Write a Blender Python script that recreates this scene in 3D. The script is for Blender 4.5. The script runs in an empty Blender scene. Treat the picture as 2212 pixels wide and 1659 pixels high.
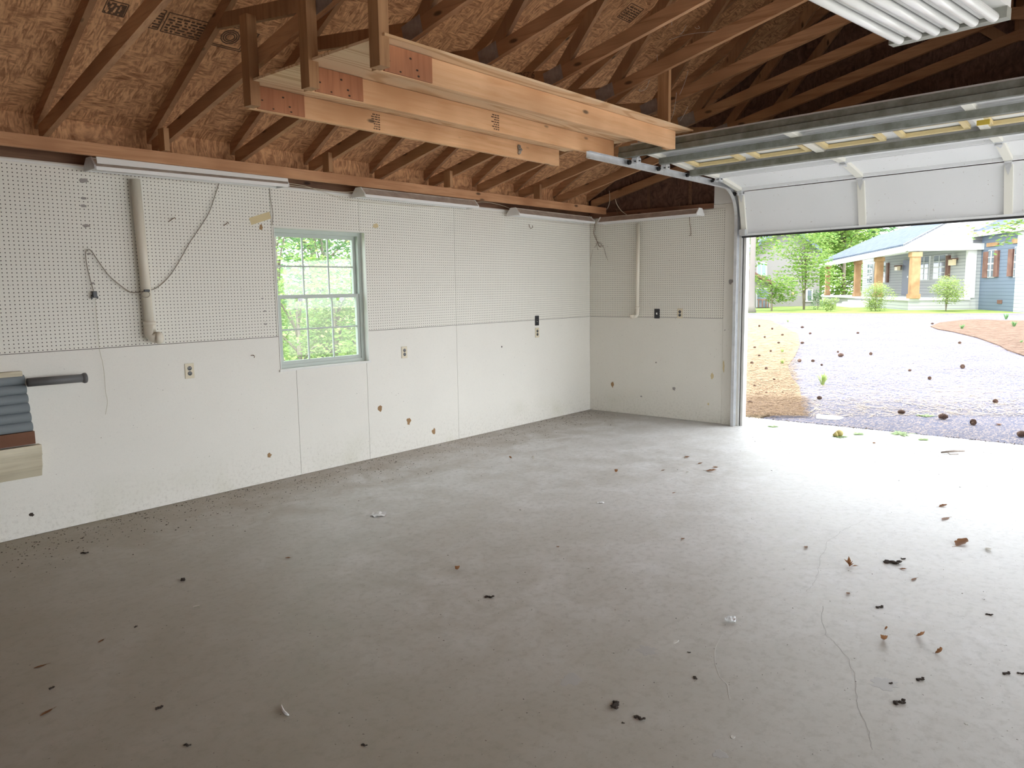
import bpy, bmesh, math, random
from mathutils import Vector, Matrix, noise
random.seed(7)
S = bpy.context.scene
COL = S.collection

# ------------------------------------------------------------------ camera
W_, H_, F_ = 2212.0, 1659.0, 1647.53
CAMP = Vector((8.19191, 5.65607, 1.59078))
yaw, pitch, roll = math.radians(220.52189), math.radians(7.11416), math.radians(-0.85584)
fw = Vector((math.cos(yaw)*math.cos(pitch), math.sin(yaw)*math.cos(pitch), -math.sin(pitch)))
rt = fw.cross(Vector((0, 0, 1))).normalized(); up = rt.cross(fw)
r2 = rt*math.cos(roll)+up*math.sin(roll); u2 = -rt*math.sin(roll)+up*math.cos(roll)
cam = bpy.data.cameras.new('camera'); cam.sensor_fit = 'HORIZONTAL'; cam.sensor_width = 36
cam.lens = F_/W_*36; cam.clip_end = 400; cam.clip_start = .05
camo = bpy.data.objects.new('camera', cam); COL.objects.link(camo)
m = Matrix((r2, u2, -fw)).transposed().to_4x4(); m.translation = CAMP
camo.matrix_world = m
S.camera = camo

# ------------------------------------------------------------------ light
SKY = 2.85
SUN = 1.3
w = bpy.data.worlds.new('sky'); S.world = w; w.use_nodes = True
bg = w.node_tree.nodes['Background']; bg.inputs[0].default_value = (.90, .95, 1, 1); bg.inputs[1].default_value = SKY
sl = bpy.data.lights.new('sun', 'SUN'); sl.energy = SUN; sl.angle = .009; sl.color = (1, .95, .86)
so = bpy.data.objects.new('sun', sl); COL.objects.link(so)
so.rotation_euler = Vector((.55, .25, 1)).to_track_quat('Z', 'Y').to_euler()
so.location = (20, 10, 30)
S.view_settings.view_transform = 'Standard'; S.view_settings.look = 'None'
S.view_settings.gamma = 1; S.view_settings.use_curve_mapping = False
S.view_settings.exposure = 1.1

# ------------------------------------------------------------------ helpers
def ray(px, py):
    return fw*F_ + r2*(px-W_/2) - u2*(py-H_/2)
def on(px, py, axis, val):
    d = ray(px, py); t = (val-CAMP[axis])/d[axis]; return CAMP+d*t
def G(px, py, z=0.0): return on(px, py, 2, z)
def D(px, py, depth):
    d = ray(px, py); return CAMP + d*(depth/F_)

class MB:
    def __init__(s): s.v = []; s.f = []
    def add(s, vs, fs):
        o = len(s.v); s.v += [tuple(v) for v in vs]; s.f += [tuple(i+o for i in f) for f in fs]; return s
    def box(s, a, b):
        x0, x1 = sorted((a[0], b[0])); y0, y1 = sorted((a[1], b[1])); z0, z1 = sorted((a[2], b[2]))
        return s.add([(x0,y0,z0),(x1,y0,z0),(x1,y1,z0),(x0,y1,z0),(x0,y0,z1),(x1,y0,z1),(x1,y1,z1),(x0,y1,z1)],
                     [(0,3,2,1),(4,5,6,7),(0,1,5,4),(1,2,6,5),(2,3,7,6),(3,0,4,7)])
    def prism(s, poly, x0, x1, axis=0):
        # polygon of 2D points, extruded along an axis (0: points are y,z; 1: x,z; 2: x,y)
        def P(q, t):
            return ((t, q[0], q[1]), (q[0], t, q[1]), (q[0], q[1], t))[axis]
        n = len(poly)
        vs = [P(q, x0) for q in poly]+[P(q, x1) for q in poly]
        fs = [tuple(range(n)), tuple(range(2*n-1, n-1, -1))]+[(i, i+n, (i+1) % n+n, (i+1) % n) for i in range(n)]
        return s.add(vs, fs)
    def beam(s, p, q, a, b, upv=(0,0,1)):
        p = Vector(p); q = Vector(q); d = (q-p).normalized(); sd = d.cross(Vector(upv)).normalized(); u = sd.cross(d)
        vs = [c+sd*sx*a/2+u*sz*b/2 for c in (p, q) for sx, sz in ((-1,-1),(1,-1),(1,1),(-1,1))]
        return s.add(vs, [(0,1,2,3),(7,6,5,4),(0,4,5,1),(1,5,6,2),(2,6,7,3),(3,7,4,0)])
    def tube(s, pts, r, n=8, caps=True):
        pts = [Vector(p) for p in pts]; rs = r if isinstance(r, (list, tuple)) else [r]*len(pts)
        vs = []; fs = []; prev = None
        for i, p in enumerate(pts):
            d = (pts[min(i+1, len(pts)-1)]-pts[max(i-1, 0)])
            d = d.normalized() if d.length > 1e-9 else Vector((0,0,1))
            if prev is None: a = d.orthogonal().normalized()
            else:
                a = prev-d*prev.dot(d); a = a.normalized() if a.length > 1e-6 else d.orthogonal().normalized()
            prev = a; b = d.cross(a)
            for k in range(n):
                t = 2*math.pi*k/n; vs.append(p+(a*math.cos(t)+b*math.sin(t))*rs[i])
        for i in range(len(pts)-1):
            for k in range(n):
                fs.append((i*n+k, i*n+(k+1) % n, (i+1)*n+(k+1) % n, (i+1)*n+k))
        if caps:
            fs.append(tuple(range(n-1, -1, -1))); fs.append(tuple((len(pts)-1)*n+k for k in range(n)))
        return s.add(vs, fs)
    def xform(s, M):
        s.v = [tuple(M @ Vector(v)) for v in s.v]; return s
    def build(s, name, mat=None, parent=None, smooth=False, bevel=0):
        me = bpy.data.meshes.new(name); me.from_pydata(s.v, [], s.f); me.update()
        bm = bmesh.new(); bm.from_mesh(me); bmesh.ops.recalc_face_normals(bm, faces=bm.faces)
        bm.to_mesh(me); bm.free()
        if smooth:
            for p in me.polygons: p.use_smooth = True
        o = bpy.data.objects.new(name, me); COL.objects.link(o)
        if mat: me.materials.append(mat)
        if parent:
            o.parent = parent
            # parts are modelled in world coordinates: shift them into the parent's frame
            if parent.get('_w'):
                me.transform(world_of(parent).inverted())
        if bevel:
            md = o.modifiers.new('bevel', 'BEVEL'); md.width = bevel; md.segments = 2; md.limit_method = 'ANGLE'
        return o
def world_of(o):
    M = o.matrix_basis.copy()
    while o.parent: o = o.parent; M = o.matrix_basis @ M
    return M
def tag(o, label=None, cat=None, group=None, kind=None):
    for k, v in (('label', label), ('category', cat), ('group', group), ('kind', kind)):
        if v: o[k] = v
    return o
def thing(name, label, cat, loc=(0,0,0), group=None, rz=0):
    o = bpy.data.objects.new(name, None); COL.objects.link(o); o.location = loc; o.rotation_euler = (0,0,rz)
    o.empty_display_size = .1; o['_w'] = 1
    return tag(o, label, cat, group)
def struct(name, mb, mat, **k):
    o = mb.build(name, mat, **k); o['kind'] = 'structure'; return o
def dup(o, loc=None, rz=None, sc=None, label=None, cat=None, group=None, parent=None, rot=None):
    c = o.copy(); COL.objects.link(c)
    if parent is not None: c.parent = parent
    if loc is not None: c.location = loc
    if rz is not None: c.rotation_euler = (0,0,rz)
    if rot is not None: c.rotation_euler = rot
    if sc is not None: c.scale = (sc,)*3 if not isinstance(sc, tuple) else sc
    tag(c, label, cat, group)
    for ch in list(o.children): dup(ch, parent=c)
    return c

# ------------------------------------------------------------------ materials
def mat(name, col=(.8,.8,.8), rough=.6, metal=0, spec=.5):
    m = bpy.data.materials.new(name); m.use_nodes = True
    b = m.node_tree.nodes['Principled BSDF']
    b.inputs['Base Color'].default_value = (*col, 1); b.inputs['Roughness'].default_value = rough
    b.inputs['Metallic'].default_value = metal; b.inputs['Specular IOR Level'].default_value = spec
    return m
class N:
    def __init__(s, m): s.t = m.node_tree; s.b = s.t.nodes['Principled BSDF']
    def n(s, typ, **k):
        x = s.t.nodes.new(typ)
        for a, v in k.items(): setattr(x, a, v)
        return x
    def l(s, a, b): s.t.links.new(a, b)
    def coord(s, scale=(1,1,1), rot=(0,0,0), loc=(0,0,0)):
        c = s.n('ShaderNodeTexCoord'); mp = s.n('ShaderNodeMapping')
        mp.inputs['Scale'].default_value = scale; mp.inputs['Rotation'].default_value = rot; mp.inputs['Location'].default_value = loc
        s.l(c.outputs['Object'], mp.inputs[0]); return mp.outputs[0]
    def noise(s, vec, scale=5, detail=3, rough=.5, dist=0):
        x = s.n('ShaderNodeTexNoise'); x.inputs['Scale'].default_value = scale; x.inputs['Detail'].default_value = detail
        x.inputs['Roughness'].default_value = rough; x.inputs['Distortion'].default_value = dist
        s.l(vec, x.inputs['Vector']); return x.outputs['Fac']
    def ramp(s, fac, stops):
        x = s.n('ShaderNodeValToRGB'); e = x.color_ramp.elements
        while len(e) < len(stops): e.new(.5)
        for i, (p, c) in enumerate(stops):
            e[i].position = p; e[i].color = (*c, 1) if len(c) == 3 else c
        s.l(fac, x.inputs[0]); return x.outputs[0]
    def mix(s, fac, a, b, typ='MIX'):
        x = s.n('ShaderNodeMix'); x.data_type = 'RGBA'; x.blend_type = typ
        for sock, v in ((x.inputs[0], fac), (x.inputs[6], a), (x.inputs[7], b)):
            if isinstance(v, (int, float)): sock.default_value = v
            elif isinstance(v, tuple): sock.default_value = (*v, 1)
            else: s.l(v, sock)
        return x.outputs[2]
    def math(s, op, a, b=0.0):
        x = s.n('ShaderNodeMath'); x.operation = op
        for i, v in enumerate((a, b)):
            if isinstance(v, (int, float)): x.inputs[i].default_value = v
            else: s.l(v, x.inputs[i])
        return x.outputs[0]
    def col(s, c): s.l(c, s.b.inputs['Base Color'])
    def bump(s, h, strength=.3, dist=.01):
        x = s.n('ShaderNodeBump'); x.inputs['Strength'].default_value = strength; x.inputs['Distance'].default_value = dist
        s.l(h, x.inputs['Height']); s.l(x.outputs[0], s.b.inputs['Normal'])
K0 = (0,0,0); K1 = (1,1,1)
def m_panel(name, base=(.84,.815,.745), holes=None, floor_dirt=True):
    m = mat(name, base, .55); q = N(m)
    v = q.coord()
    big = q.noise(v, 1.3, 3)
    c = q.mix(big, tuple(x*.93 for x in base), tuple(min(1, x*1.05) for x in base))
    # faint flakes of the painted board
    fl = q.noise(q.coord((30, 30, 90), (.3, .5, .7)), 2.2, 4, .65, 2.5)
    c = q.mix(q.ramp(fl, [(.34, K1), (.44, K0)]), c, tuple(x*.86 for x in base))
    # specks
    sp = q.noise(v, 55, 2, .6)
    c = q.mix(q.math('MULTIPLY', q.ramp(sp, [(.70, K0), (.76, K1)]), .75), c, (.16, .12, .09))
    if floor_dirt:
        xyz = q.n('ShaderNodeSeparateXYZ'); q.l(v, xyz.inputs[0])
        g = q.ramp(xyz.outputs[2], [(0.0, K1), (.35, K0)])
        d = q.ramp(q.noise(v, 38, 5, .75), [(.5, K0), (.66, K1)])
        c = q.mix(q.math('MULTIPLY', q.math('MULTIPLY', g, d), .3), c, (.30, .27, .20))
        st = q.ramp(q.noise(v, 2.2, 2), [(.52, K0), (.75, K1)])
        c = q.mix(q.math('MULTIPLY', q.math('MULTIPLY', g, st), .3), c, (.50, .50, .32))
    if holes:
        ax, sx, sz = holes
        xyz = q.n('ShaderNodeSeparateXYZ'); q.l(v, xyz.inputs[0])
        def fr(o, s_):
            f = q.math('FRACT', q.math('DIVIDE', o, s_)); return q.math('MULTIPLY', q.math('SUBTRACT', f, .5), s_)
        a = fr(xyz.outputs[ax], sx); b = fr(xyz.outputs[2], sz)
        r = q.math('SQRT', q.math('ADD', q.math('MULTIPLY', a, a), q.math('MULTIPLY', b, b)))
        h = q.math('LESS_THAN', r, .0039)
        c = q.mix(h, c, (.07, .06, .045))
        q.bump(q.math('SUBTRACT', 1.0, h), .5, .004)
    q.col(c); return m
PANEL = m_panel('painted_board')
PEG_A = m_panel('pegboard_long_wall', (.84,.815,.735), (0, .0275, .0254), False)
PEG_B = m_panel('pegboard_door_wall', (.84,.81,.72), (1, .0252, .0254), False)
def m_osb(name, dark=(.30,.13,.06), light=(.82,.48,.26)):
    m = mat(name, light, .75, spec=.2); q = N(m)
    a = q.noise(q.coord((9, 40, 9), (0, 0, .5)), 1.1, 4, .6, 1.2)
    b = q.noise(q.coord((40, 9, 9), (0, 0, -.3)), 1.1, 4, .6, 1.2)
    k = q.noise(q.coord((1,1,1)), 7, 2)
    f = q.mix(q.ramp(k, [(.42, K0), (.56, K1)]), a, b)
    c = q.ramp(f, [(.28, dark), (.45, tuple((x+y)/2 for x, y in zip(dark, light))), (.55, light), (.72, tuple(min(1, x*1.35) for x in light))])
    big = q.noise(q.coord(), .9, 2)
    c = q.mix(q.math('MULTIPLY', big, .5), c, tuple(x*.6 for x in light), 'MULTIPLY')
    q.col(c); q.bump(f, .4, .004); return m
OSB = m_osb('strand_board')
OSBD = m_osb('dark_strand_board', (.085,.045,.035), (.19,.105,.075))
def m_wood(name, a, b, axis=0, scale=1, knots=True, rough=.65):
    m = mat(name, a, rough, spec=.25); q = N(m)
    sc = [28, 28, 28]; sc[axis] = 1.6
    f = q.noise(q.coord(tuple(x*scale for x in sc)), 1.3, 4, .6, .6)
    c = q.ramp(f, [(.3, b), (.5, a), (.7, tuple(min(1, x*1.12) for x in a))])
    big = q.noise(q.coord(), 1.7, 2)
    c = q.mix(q.ramp(big, [(.35, K0), (.7, K1)]), c, tuple(x*.85 for x in b))
    if knots:
        ks = [7, 7, 7]; ks[axis] = 2.6
        vo = q.n('ShaderNodeTexVoronoi'); q.l(q.coord(tuple(ks)), vo.inputs['Vector']); vo.inputs['Scale'].default_value = 1
        c = q.mix(q.ramp(vo.outputs['Distance'], [(.06, K1), (.12, K0)]), c, tuple(x*.22 for x in a))
    q.col(c); return m
TRUSS = m_wood('truss_lumber', (.52,.29,.155), (.34,.165,.08), 1)
TRUSSV = m_wood('truss_web_lumber', (.44,.25,.13), (.28,.14,.07), 2)
PINE = m_wood('joist_pine', (.80,.50,.285), (.70,.38,.19), 0)
RED = m_wood('ledger_pine', (.62,.34,.18), (.45,.21,.10), 0)
DKWOOD = m_wood('dark_plate_lumber', (.20,.11,.065), (.12,.06,.04), 0)
POST = m_wood('post_lumber', (.50,.28,.14), (.34,.17,.08), 2)
def m_ply():
    m = mat('plywood_face', (.85,.6,.4), .6, spec=.25); q = N(m)
    f = q.noise(q.coord((.35, 3.4, 1)), .9, 2, .45, .5)
    rings = q.math('SINE', q.math('MULTIPLY', f, 95.0))
    fine = q.noise(q.coord((3, 120, 1)), 1.5, 3, .6)
    c = q.ramp(rings, [(.0, (.86,.63,.40)), (.45, (.80,.55,.33)), (.9, (.66,.41,.22))])
    c = q.mix(q.math('MULTIPLY', fine, .35), c, (.62,.40,.22))
    q.col(c); return m
PLY = m_ply()
def m_gus():
    m = m_wood('splice_plywood', (.50,.22,.11), (.36,.14,.07), 2, 1, False); q = N(m)
    c = q.b.inputs['Base Color'].links[0].from_socket
    vo = q.n('ShaderNodeTexVoronoi'); vo.inputs['Scale'].default_value = 1; vo.inputs['Randomness'].default_value = .55
    q.l(q.coord((15, .01, 24)), vo.inputs['Vector'])
    q.col(q.mix(q.ramp(vo.outputs['Distance'], [(.11, K1), (.15, K0)]), c, (.05,.03,.02))); return m
GUSSET = m_gus()
def m_conc(name='concrete_slab'):
    m = mat(name, (.5,.5,.48), .5, spec=.32); q = N(m); v = q.coord()
    a = q.noise(v, .55, 4, .6, .6); b = q.noise(v, 3.0, 5, .65, .5); c_ = q.noise(v, 22, 4, .7)
    c = q.ramp(a, [(.3, (.58,.565,.53)), (.52, (.68,.67,.65)), (.7, (.74,.74,.73))])
    c = q.mix(q.ramp(b, [(.38, K0), (.68, K1)]), c, (.80,.80,.80))
    c = q.mix(q.math('MULTIPLY', q.ramp(c_, [(.3, K1), (.52, K0)]), .35), c, (.33,.32,.30))
    sc = q.noise(q.coord((3, 26, 1), (0, 0, .5)), 1.6, 4, .7)
    c = q.mix(q.math('MULTIPLY', q.ramp(sc, [(.60, K0), (.72, K1)]), .35), c, (.70,.70,.70))
    # dirt drifted along the window wall; yellow-brown and darker towards the near end
    xyz = q.n('ShaderNodeSeparateXYZ'); q.l(v, xyz.inputs[0])
    wall = q.ramp(q.math('ADD', xyz.outputs[1], q.math('MULTIPLY', q.math('SUBTRACT', b, .5), 1.6)), [(.1, K1), (1.3, K0)])
    c = q.mix(q.math('MULTIPLY', wall, .55), c, (.34,.265,.19))
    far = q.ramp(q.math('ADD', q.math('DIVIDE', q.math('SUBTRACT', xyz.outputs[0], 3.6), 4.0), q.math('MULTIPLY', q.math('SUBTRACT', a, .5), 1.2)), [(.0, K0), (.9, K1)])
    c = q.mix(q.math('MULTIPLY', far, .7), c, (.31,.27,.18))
    door_dim = q.ramp(q.math('ADD', q.math('DIVIDE', xyz.outputs[0], 3.0), q.math('MULTIPLY', q.math('SUBTRACT', b, .5), .5)), [(.0, K1), (.85, K0)])  # colour darkened towards the door opening to offset the strong daylight there
    c = q.mix(q.math('MULTIPLY', door_dim, .55), c, (.36,.345,.325))
    sp = q.noise(v, 60, 2, .5)
    c = q.mix(q.math('MULTIPLY', q.ramp(sp, [(.71, K0), (.75, K1)]), .7), c, (.10,.08,.06))
    q.col(c)
    r = q.ramp(b, [(.3, (.46,)*3), (.75, (.60,)*3)]); q.l(r, q.b.inputs['Roughness'])
    q.bump(c_, .12, .004); return m
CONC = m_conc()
WHITE = mat('white_paint', (.78,.77,.73), .45)
def m_door():
    m = mat('door_skin', (.72,.73,.74), .42); q = N(m); v = q.coord()
    c = q.mix(q.noise(v, 1.6, 3), (.78,.79,.80), (.86,.86,.86))
    c = q.mix(q.math('MULTIPLY', q.ramp(q.noise(v, 30, 3, .6), [(.68, K0), (.76, K1)]), .8), c, (.30,.20,.12))
    q.col(c); return m
DOORW = m_door()
STILE = mat('door_stile_cream', (.80,.78,.70), .5)
def m_galv(name, c1, c2, rough=.45, metal=.6):
    m = mat(name, c1, rough, metal); q = N(m)
    q.col(q.mix(q.ramp(q.noise(q.coord(), 9, 4, .65), [(.35, K0), (.65, K1)]), c1, c2)); return m
GALV = m_galv('galvanised_steel', (.74,.75,.76), (.58,.59,.60), .42, .45)
STRUT = m_galv('dusty_grey_strut', (.27,.28,.25), (.17,.17,.14), .6, .25)
DARKM = mat('black_rubber', (.02,.02,.02), .6)
PLATE = m_galv('gang_nail_plate', (.38,.33,.31), (.22,.18,.16), .5, .3)
TAN = m_galv('dusty_tan_enamel', (.58,.50,.42), (.42,.34,.28), .6, 0)
LWHITE = mat('lamp_white_enamel', (.88,.88,.86), .35)
TUBE = mat('fluorescent_glass', (.92,.92,.90), .2)
PVC = mat('cream_pvc', (.80,.74,.62), .35)
IVORY = mat('ivory_plastic', (.72,.64,.47), .4)
BLACKP = mat('black_plastic', (.015,.015,.02), .35)
BROWN = mat('bare_brown_fibre', (.36,.22,.11), .9)
GREYST = mat('grey_scuff', (.34,.31,.29), .9)
TAPE = mat('aged_tape', (.66,.54,.30), .5)
WIRE = mat('grey_cable', (.30,.26,.21), .6)
WIREW = mat('cream_cable', (.68,.62,.48), .6)
STRING = mat('cotton_string', (.62,.58,.46), .8)
RUST = mat('rusty_wire', (.20,.12,.07), .6, .3)
CREAMW = m_wood('cream_moulding', (.74,.68,.52), (.60,.53,.38), 0, 1, False)
GREYV = mat('grey_foam', (.20,.225,.24), .7)
GREYP = mat('grey_conduit', (.14,.14,.14), .5)
BROWNW = m_wood('brown_strip_wood', (.30,.14,.08), (.20,.09,.05), 0, 1, False)
ALU = mat('window_vinyl', (.50,.55,.51), .4)
def m_glass():
    m = mat('window_glass', (1,1,1), .02); q = N(m)
    q.b.inputs['Transmission Weight'].default_value = 0
    gl = q.n('ShaderNodeBsdfGlossy'); gl.inputs['Roughness'].default_value = .03
    tr = q.n('ShaderNodeBsdfTransparent'); tr.inputs[0].default_value = (.93,.97,.95,1)
    mx = q.n('ShaderNodeMixShader'); mx.inputs[0].default_value = .06
    q.l(tr.outputs[0], mx.inputs[1]); q.l(gl.outputs[0], mx.inputs[2])
    q.l(mx.outputs[0], q.t.nodes['Material Output'].inputs[0]); return m
GLASS = m_glass()
def m_ground(name, stops, sc, sc2=90, mixc=None, amt=.5, stretch=None):
    m = mat(name, stops[0][1], .95, spec=.1); q = N(m); v = q.coord()
    c = q.ramp(q.noise(v, sc, 5, .65), stops)
    if mixc:
        vv = q.coord(stretch) if stretch else v
        c = q.mix(q.math('MULTIPLY', q.ramp(q.noise(vv, sc2, 3, .7, 1.0), [(.48, K0), (.60, K1)]), amt), c, mixc)
    q.col(c); return m
ASPH = m_ground('asphalt_with_straw', [(.3, (.09,.092,.125)), (.55, (.12,.122,.165)), (.75, (.18,.165,.175))], .5, 14, (.33,.27,.23), .7, (1,3,1))
STRAW = m_ground('pine_straw', [(.3, (.20,.145,.09)), (.6, (.31,.25,.16)), (.8, (.25,.24,.11))], 3, 60, (.13,.08,.05), .75)
STRAWB = m_ground('brown_pine_straw', [(.3, (.13,.08,.055)), (.6, (.22,.15,.11)), (.8, (.18,.16,.09))], 3, 60, (.08,.045,.03), .75)
GRASS = m_ground('lawn_grass', [(.3, (.14,.22,.05)), (.6, (.26,.33,.10)), (.8, (.36,.37,.20))], 1.2, 40, (.10,.16,.04), .5)
GRAVEL = m_ground('pale_gravel', [(.3, (.56,.54,.50)), (.6, (.64,.61,.57)), (.8, (.70,.67,.62))], 1.5, 30, (.3,.27,.24), .5)  # ground made pale so that it bounces daylight into the garage
def m_leaf(name, c1, c2):
    m = mat(name, c1, .6, spec=.2); q = N(m)
    oi = q.n('ShaderNodeNewGeometry')
    c = q.mix(oi.outputs['Random Per Island'], c1, c2); q.col(c)
    tr = q.n('ShaderNodeBsdfTranslucent'); q.l(c, tr.inputs[0])
    mx = q.n('ShaderNodeMixShader'); mx.inputs[0].default_value = .45
    q.l(q.b.outputs[0], mx.inputs[1]); q.l(tr.outputs[0], mx.inputs[2])
    q.l(mx.outputs[0], q.t.nodes['Material Output'].inputs[0]); return m
LEAF = m_leaf('maple_leaves', (.17,.33,.08), (.38,.48,.15))
LEAF2 = m_leaf('dark_tree_leaves', (.10,.24,.09), (.26,.40,.18))
LEAF3 = m_leaf('shrub_leaves', (.22,.34,.09), (.46,.52,.22))
BARK = m_wood('tree_bark', (.30,.25,.21), (.18,.14,.11), 2, 1, False)
DRY = m_leaf('dry_leaf', (.24,.10,.045), (.36,.19,.09))
DRYP = m_leaf('pale_dry_leaf', (.58,.54,.47), (.72,.69,.62))
CLOD = mat('dark_debris', (.045,.032,.024), .95)
CONE = mat('pine_cone_scales', (.15,.09,.065), .85)
PAPER = mat('white_paper', (.85,.86,.86), .6)
NUT = mat('nut_husk', (.42,.34,.12), .7)
FOOT = mat('wet_stain', (.50,.49,.47), .55)
NEEDLE = mat('pine_needles', (.26,.165,.085), .8)
GREENB = m_leaf('green_sprig', (.30,.42,.20), (.48,.60,.30))

# ================================================================== SETTING
RY = 4.52; WY = 9.04; XB = 9.6
def bz(y): return 2.606+.24*(y if y <= RY else WY-y)
def tz(y): return 2.72+.555*(y if y <= RY else WY-y)

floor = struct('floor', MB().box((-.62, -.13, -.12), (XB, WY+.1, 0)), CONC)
def ribbon(pts, w, name, mt, parent, z=.0008):
    b = MB(); P = [G(*p) for p in pts]
    for i in range(len(P)-1):
        a, c = P[i], P[i+1]; d = (c-a); d.z = 0
        if d.length < 1e-6: continue
        s = d.normalized().cross(Vector((0,0,1)))*w/2
        b.add([a-s+Vector((0,0,z)), c-s+Vector((0,0,z)), c+s+Vector((0,0,z)), a+s+Vector((0,0,z))], [(0,1,2,3)])
    return b.build(name, mt, parent)
def jig(pts, k=6, a=2.2):
    out = []
    for i in range(len(pts)-1):
        for j in range(k):
            t = j/k; out.append((pts[i][0]*(1-t)+pts[i+1][0]*t+random.uniform(-a, a), pts[i][1]*(1-t)+pts[i+1][1]*t+random.uniform(-a, a)*.5))
    out.append(pts[-1]); return out
CRK = mat('crack_line', (.26,.25,.23), .95)  # dark grey line drawn along each floor crack
ribbon(jig([(1778,1310),(1776,1340),(1784,1372),(1800,1385),(1830,1420),(1845,1455),(1850,1500),(1855,1530),(1875,1575),(1885,1620)]), .0013, 'crack', CRK, floor)
ribbon(jig([(2004,991),(1973,1008),(1942,1024),(1926,1037)]), .0013, 'crack', CRK, floor)
ribbon(jig([(1870,1124),(1838,1137),(1816,1148),(1788,1171),(1772,1206),(1766,1240),(1757,1262),(1742,1278)]), .0011, 'crack', CRK, floor)
PALE = mat('pale_scratch', (.66,.65,.61), .8)
ribbon(jig([(1560,1370),(1545,1400),(1545,1430),(1555,1462),(1572,1480),(1577,1510)], 3, 1.2), .004, 'scratch', PALE, floor)

# ---- long wall with the window (y = 0)
wx0, wx1, wz0, wz1 = 3.63, 4.585, .935, 2.13
b = MB()
b.box((-.13,-.13,0), (wx0,-.012,2.45)).box((wx1,-.13,0), (XB+.1,-.012,2.45)).box((wx0,-.13,0), (wx1,-.012,wz0)).box((wx0,-.13,wz1), (wx1,-.012,2.45))
wall_left = struct('wall_left', b, PANEL)
def panels(cuts, z0, z1, mt, name, hole=True):
    for a, c in zip(cuts, cuts[1:]):
        a += .0018; c -= .0018
        if hole and a < wx1 and c > wx0 and z0 < wz1 and z1 > wz0:
            zz0, zz1 = max(z0, wz0), min(z1, wz1)
            q = MB()
            if a < wx0: q.box((a,-.012,z0), (wx0,0,z1))
            if c > wx1: q.box((wx1,-.012,z0), (c,0,z1))
            xa, xc = max(a, wx0), min(c, wx1)
            if z0 < wz0: q.box((xa,-.012,z0), (xc,0,wz0))
            if z1 > wz1: q.box((xa,-.012,wz1), (xc,0,z1))
        else: q = MB().box((a,-.012,z0), (c,0,z1))
        q.build(name, mt, wall_left)
panels([0, 2.46, 3.69, 4.60, 7.04, XB], 1.222, 2.45, PEG_A, 'pegboard_panel')
panels([0, 2.46, 3.665, 4.43, 6.87, XB], .004, 1.218, PANEL, 'lower_panel')
SEAM = mat('seam_gap', (.07,.05,.035), .9)
MB().box((0,-.0125,1.2178), (wx0,-.008,1.2222)).box((wx1,-.0125,1.2178), (XB,-.008,1.2222)).build('seam', SEAM, wall_left)
top_plate = MB().box((-.13,-.12,2.452), (XB,-.02,2.60)).build('top_plate', DKWOOD, wall_left)
MB().tube([(0,-.005,2.455),(XB,-.005,2.455)], .014, 8).build('top_edge', WHITE, wall_left)
# board added between the truss heels to stop light leaking in
MB().box((-.13,-.12,2.601), (XB,-.09,2.80)).build('blocking', OSB, wall_left)
def blotch(c, ax, rx, rz, mt, parent, name, n=14, th=.0012, seed=0, side=1):
    rnd = random.Random(seed); vs = []; 
    for k in range(n):
        t = 2*math.pi*k/n; rr = rnd.uniform(.6, 1.1)
        vs.append((rx*math.cos(t)*rr, rz*math.sin(t)*rr))
    q = MB()
    def P(a, z, h):
        if ax == 1: return (c[0]+a, h, c[2]+z)
        if ax == 0: return (h, c[1]+a, c[2]+z)
        return (c[0]+a, c[1]+z, h)
    q.add([P(a, z, th) for a, z in vs], [tuple(range(n))])
    q.add([P(a*1.12, z*1.12, .0001) for a, z in vs]+[P(a, z, th) for a, z in vs], [(i, (i+1) % n, n+(i+1) % n, n+i) for i in range(n)])
    return q.build(name, mt, parent)
for i, (px, py, rx, rz, mt) in enumerate([(821,882,.026,.032,BROWN),(883,910,.03,.036,BROWN),(937,932,.024,.034,BROWN),(582,983,.022,.02,BROWN),
        (547,768,.006,.006,CLOD),(68,1112,.016,.012,CLOD),(1084,749,.008,.012,CLOD),(564,491,.018,.028,BROWN)]):
    blotch(on(px, py, 1, 0), 1, rx, rz, mt, wall_left, 'chipped_spot', seed=i)
for i, (px, py, s_) in enumerate([(181,390,.035),(180,428,.02),(180,445,.022),(186,488,.024),(192,548,.014),(200,612,.016),(567,645,.012),(572,672,.014),(573,700,.014)]):
    blotch(on(px, py, 1, 0), 1, s_, s_*.45, GREYST, wall_left, 'scuff', seed=50+i)
def quadpatch(pxs, ax, th, mt, name, parent):
    P = [on(x, y, ax, th) for x, y in pxs]; Q = [on(x, y, ax, .0002) for x, y in pxs]
    q = MB().add(P+Q, [(0,1,2,3),(0,1,5,4),(1,2,6,5),(2,3,7,6),(3,0,4,7)]); return q.build(name, mt, parent)
quadpatch([(538,471),(582,457),(586,472),(543,486)], 1, .0015, TAPE, 'tape_scrap', wall_left)
blotch(on(811,488,1,0), 1, .035, .022, TAPE, wall_left, 'glue_spot', seed=91)

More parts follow.
